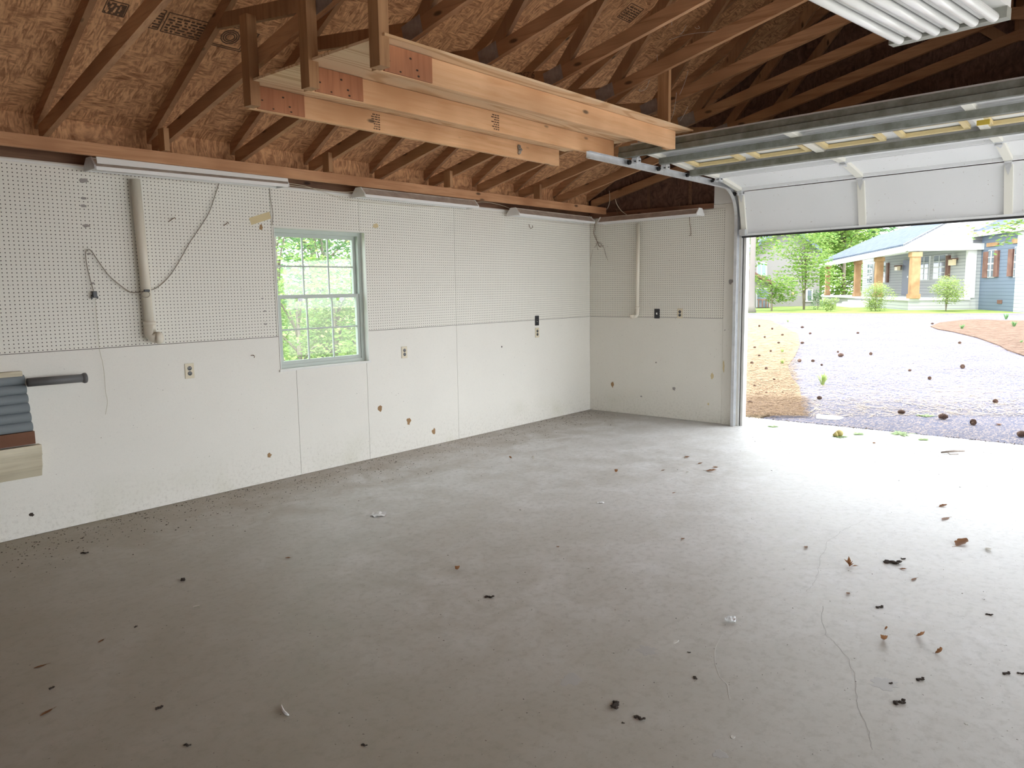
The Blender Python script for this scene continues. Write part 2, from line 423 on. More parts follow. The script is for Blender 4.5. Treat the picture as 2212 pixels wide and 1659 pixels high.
# ---- door wall (x = 0)
oy0, oy1, oz = 2.05, 6.96, 2.15
b = MB()
b.box((-.13,-.13,0), (-.012,oy0,2.50)).box((-.13,oy1,0), (-.012,WY+.13,2.50)).box((-.13,oy0,oz), (-.012,oy1,2.50))
wall_front = struct('wall_front', b, PANEL)
MB().box((-.012,.0,.004), (0,1.83,1.218)).build('lower_panel', m_panel('painted_board_end', (.84,.81,.73)), wall_front)
MB().box((-.012,.0,1.222), (0,1.83,2.45)).build('pegboard_panel', PEG_B, wall_front)
MB().box((-.0125,0,1.2178), (-.008,1.83,1.2222)).build('seam', SEAM, wall_front)
MB().box((-.012,1.833,0), (.002,oy0,2.50)).build('edge_board', m_panel('edge_board', (.84,.81,.73)), wall_front)
MB().box((-.012,1.70,2.503), (.002,2.6,3.05)).build('upper_board', WHITE, wall_front)
MB().box((-.012,oy0,2.16), (.002,oy1,2.50)).build('header_board', WHITE, wall_front)
MB().box((-.10,.0,2.46), (-.004,1.69,2.52)).build('bottom_plate', m_wood('dark_plate', (.25,.12,.07), (.17,.08,.05), 1), wall_front)
# bare gable above
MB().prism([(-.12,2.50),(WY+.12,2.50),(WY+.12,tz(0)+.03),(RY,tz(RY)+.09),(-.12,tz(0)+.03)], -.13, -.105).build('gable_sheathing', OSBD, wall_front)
for yy in (.78, 1.33): MB().box((-.104, yy, 2.521), (-.09, yy+.04, 2.80)).build('stud', DKWOOD, wall_front)
for i, (px, py, rx, rz, mt) in enumerate([(1323,831,.02,.036,BROWN),(1456,840,.022,.024,GREYST),(1385,856,.014,.01,GREYST),(1578,609,.028,.036,GREYST),
        (1538,812,.02,.036,TAPE),(1530,873,.012,.014,TAPE),(1563,790,.012,.075,TAPE),(1417,783,.006,.01,CLOD),(1566,713,.008,.008,GREYST)]):
    blotch(on(px, py, 0, .003 if px > 1560 else 0), 0, rx, rz, mt, wall_front, 'chipped_spot', seed=20+i, th=.0032 if px > 1560 else .0012)
# jamb and exterior casing
b = MB().box((-.15, oy0-.02, 0), (.004, oy0+.0, 2.16)).box((-.05, oy0, 0), (-.02, oy0+.03, 2.15)).box((-.15,oy0,0),(-.10,oy0+.012,2.15))
tag(b.build('trim_1', WHITE), kind='structure')
b = MB().box((-.15, oy1-.02, 0), (.0, oy1+.02, 2.16)); tag(b.build('trim_2', WHITE), kind='structure')

# ---- unseen sides: right wall and back wall, each with an opening added to let daylight in
b = MB().box((0,WY,0), (.3,WY+.12,2.70)).box((.3,WY,2.62), (6.2,WY+.12,2.70)).box((6.2,WY,0), (XB,WY+.12,2.70))
struct('wall_right', b, PANEL)
b = MB().box((XB,-.13,0), (XB+.12,6.4,2.60)).box((XB,6.4,2.15), (XB+.12,8.7,2.60)).box((XB,8.7,0), (XB+.12,WY+.12,2.60))
b.prism([(-.12,2.60),(WY+.12,2.60),(WY+.12,tz(0)+.03),(RY,tz(RY)+.09),(-.12,tz(0)+.03)], XB, XB+.12)
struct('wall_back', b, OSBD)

# ---- roof sheathing
O = .102
b = MB()
b.prism([(-.45, tz(-.45)+O), (RY, tz(RY)+O), (RY, tz(RY)+O+.03), (-.45, tz(-.45)+O+.03)], -.45, XB+.3)
ceiling = struct('ceiling', b, OSB)
MB().prism([(RY, tz(RY)+O), (WY+.45, tz(-.45)+O), (WY+.45, tz(-.45)+O+.03), (RY, tz(RY)+O+.03)], -.45, XB+.3).build('roof_slope', m_osb('shaded_strand_board', (.09,.065,.06), (.17,.125,.11)), ceiling)  # same board as the other slope, darkened to stand for shade
INK = mat('stamp_ink', (.13,.07,.04), .9)
nrm = Vector((0, -.555, 1)).normalized(); sdir = Vector((0, 1, .555)).normalized()
def roofpt(px, py):
    d = ray(px, py); n = Vector((0, -.555, 1)); c = 2.72+O; t = (c-n.dot(CAMP))/n.dot(d); return CAMP+d*t
def stamp(px, py, w, h, kind):
    p = roofpt(px, py)-nrm*.0015; ex = Vector((1,0,0)); q = MB()
    def bar(x0, y0, x1, y1, t=.006):
        a = p+ex*x0+sdir*y0; c = p+ex*x1+sdir*y1; q.beam(a, c, t, .002, nrm)
    if kind == 'seal':
        for k in (1, .86): 
            bar(-w*k,-h*k,w*k,-h*k); bar(-w*k,h*k,w*k,h*k); bar(-w*k,-h*k,-w*k,h*k); bar(w*k,-h*k,w*k,h*k)
        for rr in (.6,.45,.3):
            pr = None
            for k in range(13):
                t = k*math.pi/6; c = (math.cos(t)*h*rr, math.sin(t)*h*rr)
                if pr: bar(pr[0], pr[1], c[0], c[1], .008)
                pr = c
        for k in range(3): bar(-w*(1.15+.13*k), -h, -w*(1.15+.13*k), h*.9, .01)
    else:
        bar(-w,-h,w,-h); bar(-w,h,w,h); bar(-w,-h,-w,h); bar(w,-h,w,h)
        for k in range(6):
            yy = -h+h*2*(k+.7)/7; x = -w*.9
            while x < w*.8:
                l = random.uniform(.012,.05); bar(x, yy, min(x+l, w*.9), yy, .012); x += l+random.uniform(.008,.02)
    q.build('grade_stamp', INK, ceiling)
stamp(497, 80, .12, .10, 'seal'); stamp(400, 58, .13, .08, 'text'); stamp(336, 40, .04, .08, 'text'); stamp(1362, 28, .10, .08, 'text')
stamp(250, 18, .06, .05, 'text')

# ---- window_1
win = thing('window_1', None, None, (4.1, -.1, wz0)); win['kind'] = 'structure'
def wb(name, mt, *bx, parent=win, **k):
    q = MB()
    for a, c in bx: q.box(a, c)
    return q.build(name, mt, parent, **k)
fy0, fy1 = -.128, -.055
wb('window_frame', ALU, ((wx0+.001,fy0,wz0+.001),(wx0+.045,fy1,wz1-.001)), ((wx1-.045,fy0,wz0+.001),(wx1-.001,fy1,wz1-.001)), ((wx0+.045,fy0,wz1-.04),(wx1-.045,fy1,wz1-.001)), ((wx0+.045,fy0,wz0+.001),(wx1-.045,fy1,wz0+.035)))
wb('jamb_liner', WHITE, ((wx0+.0005,fy1,wz0),(wx0+.008,.004,wz1)), ((wx1-.008,fy1,wz0),(wx1-.0005,.004,wz1)), ((wx0+.008,fy1,wz1-.008),(wx1-.008,.004,wz1-.0005)))
wb('window_sill', WHITE, ((wx0-.01,fy1,wz0-.012),(wx1+.01,.012,wz0+.006)))
zm = 1.549
def sash(z0, z1, y, name):
    x0, x1 = wx0+.045, wx1-.045; t = .032
    s = wb(name, ALU, ((x0,y-.014,z0),(x0+t,y+.014,z1)), ((x1-t,y-.014,z0),(x1,y+.014,z1)), ((x0+t,y-.014,z1-t),(x1-t,y+.014,z1)), ((x0+t,y-.014,z0),(x1-t,y+.014,z0+t)))
    s['_w'] = 1
    q = MB(); gx0, gx1, gz0, gz1 = x0+t, x1-t, z0+t, z1-t
    for k in (1, 2): xx = gx0+(gx1-gx0)*k/3; q.box((xx-.007,y-.006,gz0), (xx+.007,y+.006,gz1))
    zz = (gz0+gz1)/2; q.box((gx0,y-.005,zz-.007), (gx1,y+.005,zz+.007))
    q.build('muntin_grid', ALU, s)
    MB().box((gx0,y-.002,gz0), (gx1,y+.002,gz1)).build('pane', GLASS, s)
sash(zm-.016, wz1-.04, -.108, 'upper_sash'); sash(wz0+.035, zm+.018, -.077, 'lower_sash')
wb('sash_lock', GALV, ((3.86,-.062,zm-.04),(3.90,-.05,zm-.012)), ((4.30,-.062,zm-.04),(4.34,-.05,zm-.012)))

# ================================================================== TRUSSES
XT = [-.075, .64, 1.37, 2.06, 2.765, 3.455, 4.175, 4.86, 5.515, 6.25, 6.95, 7.65, 8.35]
TH = .019
def truss(x, label):
    t = thing('roof_truss', label, 'truss', (x, 0, 2.6), 'roof trusses')
    x0, x1 = x-TH, x+TH
    def mir(P): return [(WY-y, z) for y, z in P]
    bc = [(-.02, bz(-.02)), (RY, bz(RY)), (RY, bz(RY)+.093), (-.02, bz(-.02)+.093)]
    tc = [(-.44, tz(-.44)+.012), (RY, tz(RY)), (RY, tz(RY)+O-.002), (-.44, tz(-.44)+O-.002)]
    for P in (bc, mir(bc)): MB().prism(P, x0, x1).build('bottom_chord', TRUSS, t)
    for P in (tc, mir(tc)): MB().prism(P, x0+.0005, x1-.0005).build('top_chord', TRUSS, t)
    e = .0015
    def web(a, b_, w=.088):
        q = MB().beam((x, a[0], a[1]), (x, b_[0], b_[1]), w, 2*TH-2*e, (1,0,0)); 
        # upv along x makes the wide face look sideways
        return q
    for s in (0, 1):
        f = (lambda p: p) if s == 0 else (lambda p: (WY-p[0], p[1]))
        web(f((2.06, bz(2.06)+.06)), f((.98, tz(.98)+.03)), .088).build('web', TRUSSV, t)
        # steep web to the top chord
        web(f((2.10, bz(2.10)+.05)), f((3.36, tz(3.36)+.03)), .088).build('web', TRUSSV, t)
        web(f((3.36, tz(3.36)+.03)), f((4.40, bz(4.40)+.06)), .088).build('web', TRUSSV, t)
        p = f((2.07, bz(2.07)+.075))
        for sx in (x1, x0):
            q = MB()
            sg = .0012 if sx == x1 else -.0012
            sl_ = .24 if s == 0 else -.24
            ydir = Vector((0, 1, sl_)).normalized(); zdir = Vector((0, -ydir.z, ydir.y))
            c = Vector((sx+sg/2, p[0], p[1]-.02))
            q.beam(c-ydir*.085, c+ydir*.085, abs(sg), .11, (0,-ydir.z,ydir.y))
            q.v = [tuple(Vector(v)) for v in q.v]
            for k in range(6):
                cc = c+ydir*(-.07+.028*k)+Vector((sg*.6,0,0))
                q.beam(cc-zdir*.05, cc+zdir*.05, .0015, .006, (0,ydir.y,ydir.z))
            q.build('nail_plate', PLATE, t)
    MB().prism([(RY-.04, bz(RY)+.09), (RY+.04, bz(RY)+.09), (RY+.04, tz(RY)), (RY-.04, tz(RY))], x0+e, x1-e).build('king_post', TRUSSV, t)
    return t
TL = ['gable end roof truss against the garage door wall', 'roof truss nearest the gable end, above the corner shop light',
      'roof truss with the hanger stub nearest the far corner', 'roof truss crossing just past the shelf towards the garage door',
      'roof truss that carries the door-side posts of the hanging shelf', 'roof truss crossing over the shelf end nearest the garage door',
      'roof truss with pencilled lumber mark on its web above the hanging shelf', 'roof truss crossing over the camera-side half of the hanging shelf',
      'roof truss that carries the camera-side posts of the hanging shelf', 'leftmost roof truss fully seen, rising from left of the long shop light',
      'dark roof truss at the upper left edge of the photo', 'roof truss above the camera', 'roof truss behind the camera']
trs = [truss(x, l) for x, l in zip(XT[:11], TL)]
# pencilled mark on the web of the 3.455 truss
cu = bpy.data.curves.new('mark', 'FONT'); cu.body = '9.23CB'; cu.size = .07; cu.extrude = .0003
to = bpy.data.objects.new('tmp', cu); COL.objects.link(to)
me = bpy.data.meshes.new_from_object(to); bpy.data.objects.remove(to)
mk = bpy.data.objects.new('pencil_mark', me); COL.objects.link(mk); me.materials.append(INK)
a0 = Vector((0, 2.06, bz(2.06)+.06)); a1 = Vector((0, .98, tz(.98)+.03)); dd = (a0-a1).normalized()
X_ = Vector((0, dd.y, dd.z)); 
# letters upside down, read from the camera side (+x)
ex = X_*-1; ez = Vector((1,0,0)); ey = ez.cross(ex)
M = Matrix((ex, ey, ez)).transposed().to_4x4(); c = a0-dd*.16; M.translation = Vector((3.455+TH+.0006, c.y, c.z+.042))
me.transform(Matrix.Translation((-3.455, 0, -2.6)) @ M); mk.parent = trs[5]
trs[5]['label'], trs[6]['label'] = TL[6], 'roof truss one bay nearer the camera than the pencil-marked one'

# ---- ledger board hung along the window wall
led = thing('ledger_board', 'long reddish lumber ledger hung below the trusses along the window wall', 'board', (3, .26, 2.5))
MB().box((.03,.232,2.495), (7.6,.268,2.575)).build('board', RED, led)
for k, x in enumerate((1.37, 2.765, 4.175, 5.545, 6.95)):
    MB().box((x+TH+.001,.235,2.576), (x+TH+.039,.318,2.70+.03)).build('hanger', POST, led)

# ---- hanging storage shelf
shelf = thing('storage_shelf', 'hanging plywood storage shelf on three joists below the roof trusses', 'shelf', (4, 1.95, 2.7))
JY = [1.355, 1.945, 2.535]; sx0, sx1 = 2.45, 5.56
MB().box((sx0-.12, 1.33, 2.842), (sx1+.02, 2.63, 2.856)).build('plywood_deck', PLY, shelf)
NAIL = mat('nail_heads', (.03,.02,.02), .5, .5)
for k, y in enumerate(JY):
    j = MB().box((sx0, y-.038, 2.70), (sx1, y, 2.84)).build('joist', PINE, shelf, bevel=.002)
    gp = MB().box((sx1-.38, y+.0005, 2.704), (sx1-.045, y+.012, 2.839)).build('splice_plate', GUSSET, shelf)
    # camera-side post, tied to the truss at x=5.545
    x = 5.545+TH+.002
    MB().box((5.538, y+.002, 2.70), (5.604, y+.08, (3.22, 3.9, 4.1)[k])).build('hanger_post', POST, shelf, bevel=.002)
    # door-side post against truss 2.765
    xr = sx0+.04
    MB().box((2.706, y, 2.857), (2.744, y+.095, bz(y)+.09)).build('hanger_post', POST, shelf)
    MB().box((sx0, y-.077, 2.70), (sx0+.085, y-.0385, 2.841)).build('end_block', POST, shelf)
for (x, y) in ((3.95, JY[1]), (4.55, JY[0])):
    q = MB(); rnd = random.Random(int(x*10))
    for r_ in range(7):
        xx = x
        for c_ in range(3):
            l = rnd.uniform(.01,.03); q.box((xx,y,2.715+.016*r_), (xx+l,y+.0008,2.723+.016*r_)); xx += l+.006
    q.build('grade_stamp', INK, shelf)
# mud nest on the far joist
nest = MB()
for k in range(5): 
    c = Vector((3.02+random.uniform(-.012,.012), JY[0]+.008, 2.745+.013*k)); nest.tube([c-Vector((0,.008,0)), c+Vector((0,.012,0))], [.017,.010], 8)
tag(nest.build('wasp_nest', m_galv('mottled_paper_nest', (.55,.50,.44), (.06,.05,.04), .9, 0), smooth=True), 'small mottled wasp nest stuck on the far shelf joist', 'nest')

# ================================================================== SHOP LIGHTS
def shop_light(name, label, p0, p1, group='strip shop lights', white_top=False, tilt=0, out=Vector((0,1,0))):
    p0 = Vector(p0); p1 = Vector(p1); mid = (p0+p1)/2
    t = thing(name, label, 'light', mid, group)
    ax = (p1-p0).normalized(); L = (p1-p0).length; Z = Vector((0,0,1)); o = out
    def prof(poly, a, c):
        q = MB(); n = len(poly)
        A = [p0+ax*a+o*u+Z*v for u, v in poly]; B = [p0+ax*c+o*u+Z*v for u, v in poly]
        q.add(A+B, [tuple(range(n)), tuple(range(2*n-1, n-1, -1))]+[(i, (i+1) % n, n+(i+1) % n, n+i) for i in range(n)]); return q
    e = .012
    prof([(-.032,.042),(.032,.042),(.032,.075),(-.032,.075)], e, L-e).build('housing', LWHITE if white_top else TAN, t)
    # winged reflector
    prof([(.033,.066),(.085,.012),(.082,.010),(.030,.062)], e, L-e).build('reflector_wing', TAN, t)
    prof([(-.033,.066),(-.085,.012),(-.082,.010),(-.030,.062)], e, L-e).build('reflector_wing', TAN, t)
    prof([(.080,-.012),(.092,-.012),(.092,.012),(.080,.012)], e, L-e).build('reflector_lip', LWHITE, t)
    prof([(-.080,-.004),(-.090,-.004),(-.090,.012),(-.080,.012)], e, L-e).build('reflector_lip', LWHITE, t)
    for s in (-1, 1):
        MB().tube([p0+ax*(.04)+o*s*.045+Z*.012, p0+ax*(L-.04)+o*s*.045+Z*.012], .0125, 12).build('tube', TUBE, t, smooth=True)
    for a in (0, L-.012):
        prof([(-.092,-.006),(.092,-.006),(.088,.02),(.036,.078),(-.036,.078),(-.088,.02)], a, a+.012).build('end_cap', GALV if white_top else LWHITE, t)
    if white_top:
        prof([(.086,.030),(.092,.030),(.080,.085),(.074,.085)], .02, L-.01).build('side_cover', LWHITE, t)
    for a in (.25, L-.25):
        MB().tube([p0+ax*a+Z*.075, p0+ax*a+Z*.16+o*.05], .002, 5).build('hook', RUST, t)
    return t
shop_light('shop_light', 'long strip shop light with sagging white side cover, leftmost above the pegboard', (6.04,.14,2.422), (4.56,.14,2.44), white_top=True)
shop_light('shop_light', 'dusty strip shop light above the pegboard right of the window', (3.80,.14,2.425), (2.32,.14,2.425))
shop_light('shop_light', 'dusty strip shop light on the window wall ending at the far corner', (1.68,.14,2.395), (.22,.14,2.385))
shop_light('shop_light', 'dusty strip shop light above the pegboard beside the garage door', (.13,.26,2.375), (.13,1.60,2.385), out=Vector((1,0,0)))

# six-tube high bay light at the upper right
A = Vector((4.54,4.71,2.6)); ux = Vector((.77,-.10,0)).normalized(); uy = Vector((.10,.77,0)).normalized()
hb = thing('high_bay_light', 'large six-tube fluorescent light hanging from the trusses at the upper right', 'light', A+ux*.6+uy*.2)
def hbox(a0_, a1_, b0_, b1_, z0, z1, name, mt, **k):
    q = MB().box((a0_,b0_,z0), (a1_,b1_,z1))
    q.xform(Matrix.Translation(A) @ Matrix((ux, uy, Vector((0,0,1)))).transposed().to_4x4()); return q.build(name, mt, hb, **k)
hbox(0, 1.22, -.01, .42, .03, .06, 'housing', LWHITE)
hbox(-.002, .05, -.012, .422, -.012, .03, 'end_plate', m_galv('grey_end_plate', (.42,.42,.37), (.30,.30,.26), .6, .1))
hbox(1.17, 1.222, -.012, .422, -.012, .03, 'end_plate', LWHITE)
for k in range(6):
    c0 = A+uy*(.035+k*.069)+Vector((0,0,-.004)); 
    MB().tube([c0+ux*.045, c0+ux*.055, c0+ux*1.165, c0+ux*1.175], [.010,.019,.019,.010], 16).build('tube', TUBE, hb, smooth=True)
    if k < 5:
        q = c0+uy*.0345
        MB().prism([(-.012,.0),(0,.028),(.012,.0)], 0, 1.1).xform(Matrix.Translation(q+ux*.06+Vector((0,0,.004))) @ Matrix((ux, uy, Vector((0,0,1)))).transposed().to_4x4()).build('reflector_ridge', LWHITE, hb)
for a in (.35, .9):
    p = A+ux*a+uy*.2+Vector((0,0,.06)); MB().tube([p, Vector((p.x, p.y, bz(p.y)))], .002, 5).build('hanging_wire', RUST, hb)

# ================================================================== GARAGE DOOR
gy0, gy1 = 2.06, 6.95
door = thing('garage_door', 'white sectional garage door rolled most of the way up', 'garage door', (0, 4.5, 2.1))
DP = [(.055,2.125), (.165,2.60), (.70,2.688), (1.24,2.70), (1.80,2.745), (2.36,2.775)]
def dsec(p, q):
    p = Vector((p[0], 0, p[1])); q = Vector((q[0], 0, q[1])); d = (q-p).normalized(); n = Vector((d.z, 0, -d.x)); return p, q, d, n
# n points inwards (towards the room / downwards)
def slab(p, q, n, t0, t1, y0, y1):
    vs = [p+n*t0, q+n*t0, q+n*t1, p+n*t1]; m_ = MB()
    return m_.prism([(v.x, v.z) for v in vs], y0, y1, 1)
STY = [gy0+.0, gy0+1.22, gy0+2.445, gy0+3.67, gy1-.07]
for i in range(5):
    p, q, d, n = dsec(DP[i], DP[i+1])
    p = p+d*.006; q = q-d*.006; L = (q-p).length
    sec = MB()
    if i == 3:
        # window section: skin around four openings per half
        nwin = 8; ww = .46; gap = (gy1-gy0-nwin*ww)/(nwin+1)
        ys = [gy0]
        a_ = p+d*.13; b_ = p+d*(L-.15)
        sec = slab(p, a_, n, -.045, -.03, gy0, gy1); sec.v += []
        s2 = slab(b_, q, n, -.045, -.03, gy0, gy1); sec.add(s2.v, s2.f)
        y = gy0
        for k in range(nwin+1):
            s2 = slab(a_, b_, n, -.045, -.03, y, y+gap); sec.add(s2.v, s2.f); y += gap+ww
    else:
        sec = slab(p, q, n, -.045, -.03, gy0, gy1)
    so_ = sec.build('section_panel', DOORW, door); so_['_w'] = 1
    # folded rails at the top and bottom of the section
    for a, c in ((0, .022), (L-.022, L)):
        slab(p+d*a, p+d*c, n, -.03, .0, gy0, gy1).build('rail', DOORW, so_)
    if i == 0: slab(p-d*.02, p, n, -.05, .004, gy0, gy1).build('weather_seal', DARKM, so_)
    for y in STY:
        slab(p+d*.022, q-d*.022, n, -.03, .002, y, y+.065 if y != STY[0] else y+.055).build('stile', STILE, so_)
    if i == 3:
        FRM = mat('aged_window_frame', (.72,.58,.30), .5) if 'aged_window_frame' not in bpy.data.materials else bpy.data.materials['aged_window_frame']
        y = gy0+gap
        for k in range(nwin):
            wd = MB(); t_ = .028
            for (a, c, y0_, y1_) in ((a_-d*.01, a_+d*t_, y-.012, y+ww+.012), (b_-d*t_, b_+d*.01, y-.012, y+ww+.012), (a_, b_, y-.012, y+t_), (a_, b_, y+ww-t_, y+ww+.012)):
                s2 = slab(a, c, n, -.03, -.002, y0_, y1_); wd.add(s2.v, s2.f)
            wd.build('window_frame', FRM, so_)
            slab(a_, b_, n, -.040, -.036, y, y+ww).build('pane', mat('frosted_pane', (.85,.87,.88), .3) if k == 0 else bpy.data.materials['frosted_pane'], so_)
            y += ww+gap
def hstrut(i, off, name='strut', h=.055, w=.05, y0=gy0+.02):
    p, q, d, n = dsec(DP[i], DP[i+1]); c = p+d*off
    m_ = slab(c, c+d*.012, n, .002, h, y0, gy1); s2 = slab(c, c+d*w, n, h-.004, h, y0, gy1); m_.add(s2.v, s2.f)
    s2 = slab(c+d*w, c+d*(w+.004), n, .002, h, y0, gy1); m_.add(s2.v, s2.f)
    return m_.build(name, STRUT, door)
hstrut(3, .02); hstrut(4, .05)
# deeper stiffener on the leading edge, standing up behind the top section
p5 = Vector((DP[5][0], 0, DP[5][1]))
MB().prism([(2.37,2.70),(2.385,2.70),(2.385,2.80),(2.37,2.80)], gy0-.1, gy1, 1).add([(2.386,gy0-.1,2.75),(2.40,gy0-.1,2.75),(2.40,gy1,2.75),(2.386,gy1,2.75)], [(0,1,2,3)]).build('leading_strut', STRUT, door)
MB().box((2.395,gy0-.09,2.70), (2.41,gy1,2.745)).build('leading_strut_lip', STRUT, door)
# hinges with rollers
def hinge(x, z, y, dirv, tri=True):
    d = Vector((dirv[0], 0, dirv[1])).normalized(); n = Vector((d.z, 0, -d.x)); c = Vector((x, 0, z))
    q = MB()
    s2 = slab(c-d*.035, c+d*.035, n, .003, .010, y+.006, y+.056); q.add(s2.v, s2.f)
    vs = [c-d*.035+n*.011, c-d*.12+n*.011]
    q.add([tuple(v) for v in (Vector((vs[0].x, y+.004, vs[0].z)), Vector((vs[0].x, y+.058, vs[0].z)), Vector((vs[1].x, y+.031, vs[1].z)))], [(0,1,2)])
    q.tube([(c+n*.02).xyz+Vector((0,y+.002,0)), (c+n*.02).xyz+Vector((0,y+.06,0))], .009, 8)
    q.build('hinge', GALV, door)
for i in range(1, 5):
    dv = (DP[i][0]-DP[i-1][0], DP[i][1]-DP[i-1][1])
    for y in STY: hinge(DP[i][0], DP[i][1], y, dv)
for i, (x, z) in enumerate([(DP[1][0], DP[1][1]-.02), (DP[2][0], 2.675), (DP[3][0], 2.675), (DP[4][0], 2.675), (DP[5][0]-.05, 2.675)]):
    q = MB().tube([(x, gy0-.045, z), (x, gy0+.07, z)], .005, 8)
    q.tube([(x, gy0-.052, z), (x, gy0-.03, z)], .021, 14); q.build('roller', DARKM, door)
    MB().box((x-.035,gy0+.004,z-.022), (x+.035,gy0+.012,z+.03)).box((x-.035,gy0+.05,z-.022), (x+.035,gy0+.056,z+.03)).box((x-.035,gy0+.004,z+.022), (x+.035,gy0+.056,z+.03)).build('roller_bracket', GALV, door)
MB().box((.062,gy0-.005,2.136), (.115,gy0+.06,2.20)).build('bottom_bracket', GALV, door)
MB().box((1.79,gy0+2.50,2.655), (1.80,gy0+2.58,2.69)).build('sticker', mat('yellow_sticker', (.75,.55,.08), .5), door)

door.rotation_euler = (.014, 0, 0)
door.location = (0, 4.5, 2.1+.014*2.2)
# track: upright, bend and level run
trk = thing('door_track', 'galvanised steel roller track beside the raised garage door', 'track', (.06, 2.0, 0))
path = [(.055, 0.0), (.055, 1.0), (.055, 2.32)]
R_ = .33
for k in range(1, 13):
    t = math.pi/2*k/12; path.append((.055+R_-R_*math.cos(t), 2.32+R_*math.sin(t)))
path += [(1.0, 2.655), (2.0, 2.66), (2.92, 2.666)]
q = MB(); yt = 2.0
prof2 = [(-.025,.028),(-.025,.034),(.028,.034),(.028,.022),(.022,.028)]
def trackmesh(path, a0_, a1_, y0, y1):
    m_ = MB(); n = len(path); vs = []
    for i, (x, z) in enumerate(path):
        x0_, z0_ = path[max(i-1, 0)]; x1_, z1_ = path[min(i+1, n-1)]
        d = Vector((x1_-x0_, 0, z1_-z0_)).normalized(); nn = Vector((d.z, 0, -d.x)); c = Vector((x, 0, z))
        for o_, y in ((a0_, y0), (a1_, y0), (a1_, y1), (a0_, y1)):
            v = c+nn*o_; vs.append((v.x, y, v.z))
    fs = []
    for i in range(n-1):
        for k in range(4): fs.append((i*4+k, i*4+(k+1) % 4, (i+1)*4+(k+1) % 4, (i+1)*4+k))
    fs += [(0,1,2,3), tuple((n-1)*4+k for k in (3,2,1,0))]
    return m_.add(vs, fs)
tm = trackmesh(path, -.026, .026, yt-.018, yt-.015)
for a0_, a1_ in ((-.028,-.024), (.024,.028)):
    s2 = trackmesh(path, a0_, a1_, yt-.018, yt+.018); tm.add(s2.v, s2.f)
tm.build('track_channel', GALV, trk)
MB().box((.003,1.95,0), (.006,2.01,2.35)).box((.003,1.978,0), (.045,1.981,2.35)).build('wall_angle', GALV, trk)
MB().box((2.085,yt-.022,2.69), (2.115,yt-.0185,3.12)).build('hanger_strap', GALV, trk)

# ================================================================== WALL FITTINGS
def fitting(px0, py0, px1, py1, ax, kind, label):
    a = on(px0, py0, ax, 0); c = on(px1, py1, ax, 0); m_ = (a+c)/2
    H = .115; Wd = .072
    name = 'wall_outlet' if kind == 'o' else 'light_switch'
    t = thing(name, label, 'outlet' if kind == 'o' else 'switch', m_)
    E = Vector((1,0,0)) if ax == 1 else Vector((0,1,0)); Nn = Vector((0,1,0)) if ax == 1 else Vector((1,0,0))
    def bx(u0, u1, z0, z1, n0, n1, nm, mt, par=t, **k):
        P = m_+E*u0+Vector((0,0,z0))+Nn*n0; Q = m_+E*u1+Vector((0,0,z1))+Nn*n1
        return MB().box(P, Q).build(nm, mt, par, **k)
    bx(-Wd/2, Wd/2, -H/2, H/2, .0005, .006, 'cover_plate', IVORY if kind == 'o' else BLACKP, bevel=.002)
    if kind == 'o':
        for s in (-1, 1):
            c0 = m_+Vector((0,0,s*.0195))
            r_ = MB().tube([c0+Nn*.004, c0+Nn*.0085], .0165, 16).build('receptacle', BLACKP, t); r_['_w'] = 1
            sl2 = MB()
            for u in (-.006, .006): sl2.box(c0+E*(u-.001)+Vector((0,0,-.001))+Nn*.0086, c0+E*(u+.001)+Vector((0,0,.008))+Nn*.0092)
            sl2.build('slot', GALV, r_)
        MB().tube([m_+Nn*.006, m_+Nn*.0075], .003, 8).build('screw', GALV, t)
    else:
        bx(-.006, .006, -.014, .014, .006, .008, 'slot', mat('switch_slot', (.5,.48,.42), .5) if 'switch_slot' not in bpy.data.materials else bpy.data.materials['switch_slot'])
        bx(-.004, .004, -.004, .010, .006, .020, 'toggle', LWHITE if ax == 0 else BLACKP)
fitting(398,786,420,816,1,'o','ivory outlet with black sockets on the painted board left of the window')
fitting(867,749,879,773,1,'o','ivory outlet with black sockets just right of the window')
fitting(1156,708,1164,729,1,'o','ivory outlet directly below the black switch plate on the window wall')
fitting(1155,683,1164,702,1,'s','black switch plate above an outlet on the window wall')
fitting(1414,667,1425,688,0,'s','black switch plate with white toggle near the short pipe by the garage door')
fitting(1463,668,1475,686,0,'o','ivory outlet on the pegboard beside the garage door')

def pipe(name, label, top, bot, r, elbow, ax):
    t = thing(name, label, 'pipe', bot)
    top = Vector(top); bot = Vector(bot)
    MB().tube([top, bot+Vector((0,0,.06))], r, 20).build('pipe', PVC, t, smooth=True)
    MB().tube([bot+Vector((0,0,.10)), bot+Vector((0,0,.015)), bot+Vector((0,0,.0))+elbow*.012, bot+elbow*.05-Vector((0,0,.012))], [r*1.18]*4, 20).build('elbow', PVC, t, smooth=True)
    e0 = bot+elbow*.045-Vector((0,0,.012)); 
    MB().tube([e0, e0+elbow*.02, e0+elbow*.035, e0+elbow*.042], [r*1.3, r*1.32, r*1.1, r*.5], 20).build('cap', PVC, t, smooth=True)
    MB().tube([bot+Vector((0,0,.085)), bot+Vector((0,0,.11))], r*1.26, 20).build('collar', PVC, t, smooth=True)

    return t
pipe('vent_pipe', 'thick cream pipe running down the pegboard left of the window', (5.700,.045,2.40), (5.672,.045,1.285), .034, Vector((-.75,.65,0)).normalized(), 1)
pipe('vent_pipe', 'thin cream pipe running down the pegboard beside the garage door', (.036,.735,2.355), (.036,.725,1.24), .022, Vector((.65,-.75,0)).normalized(), 0)

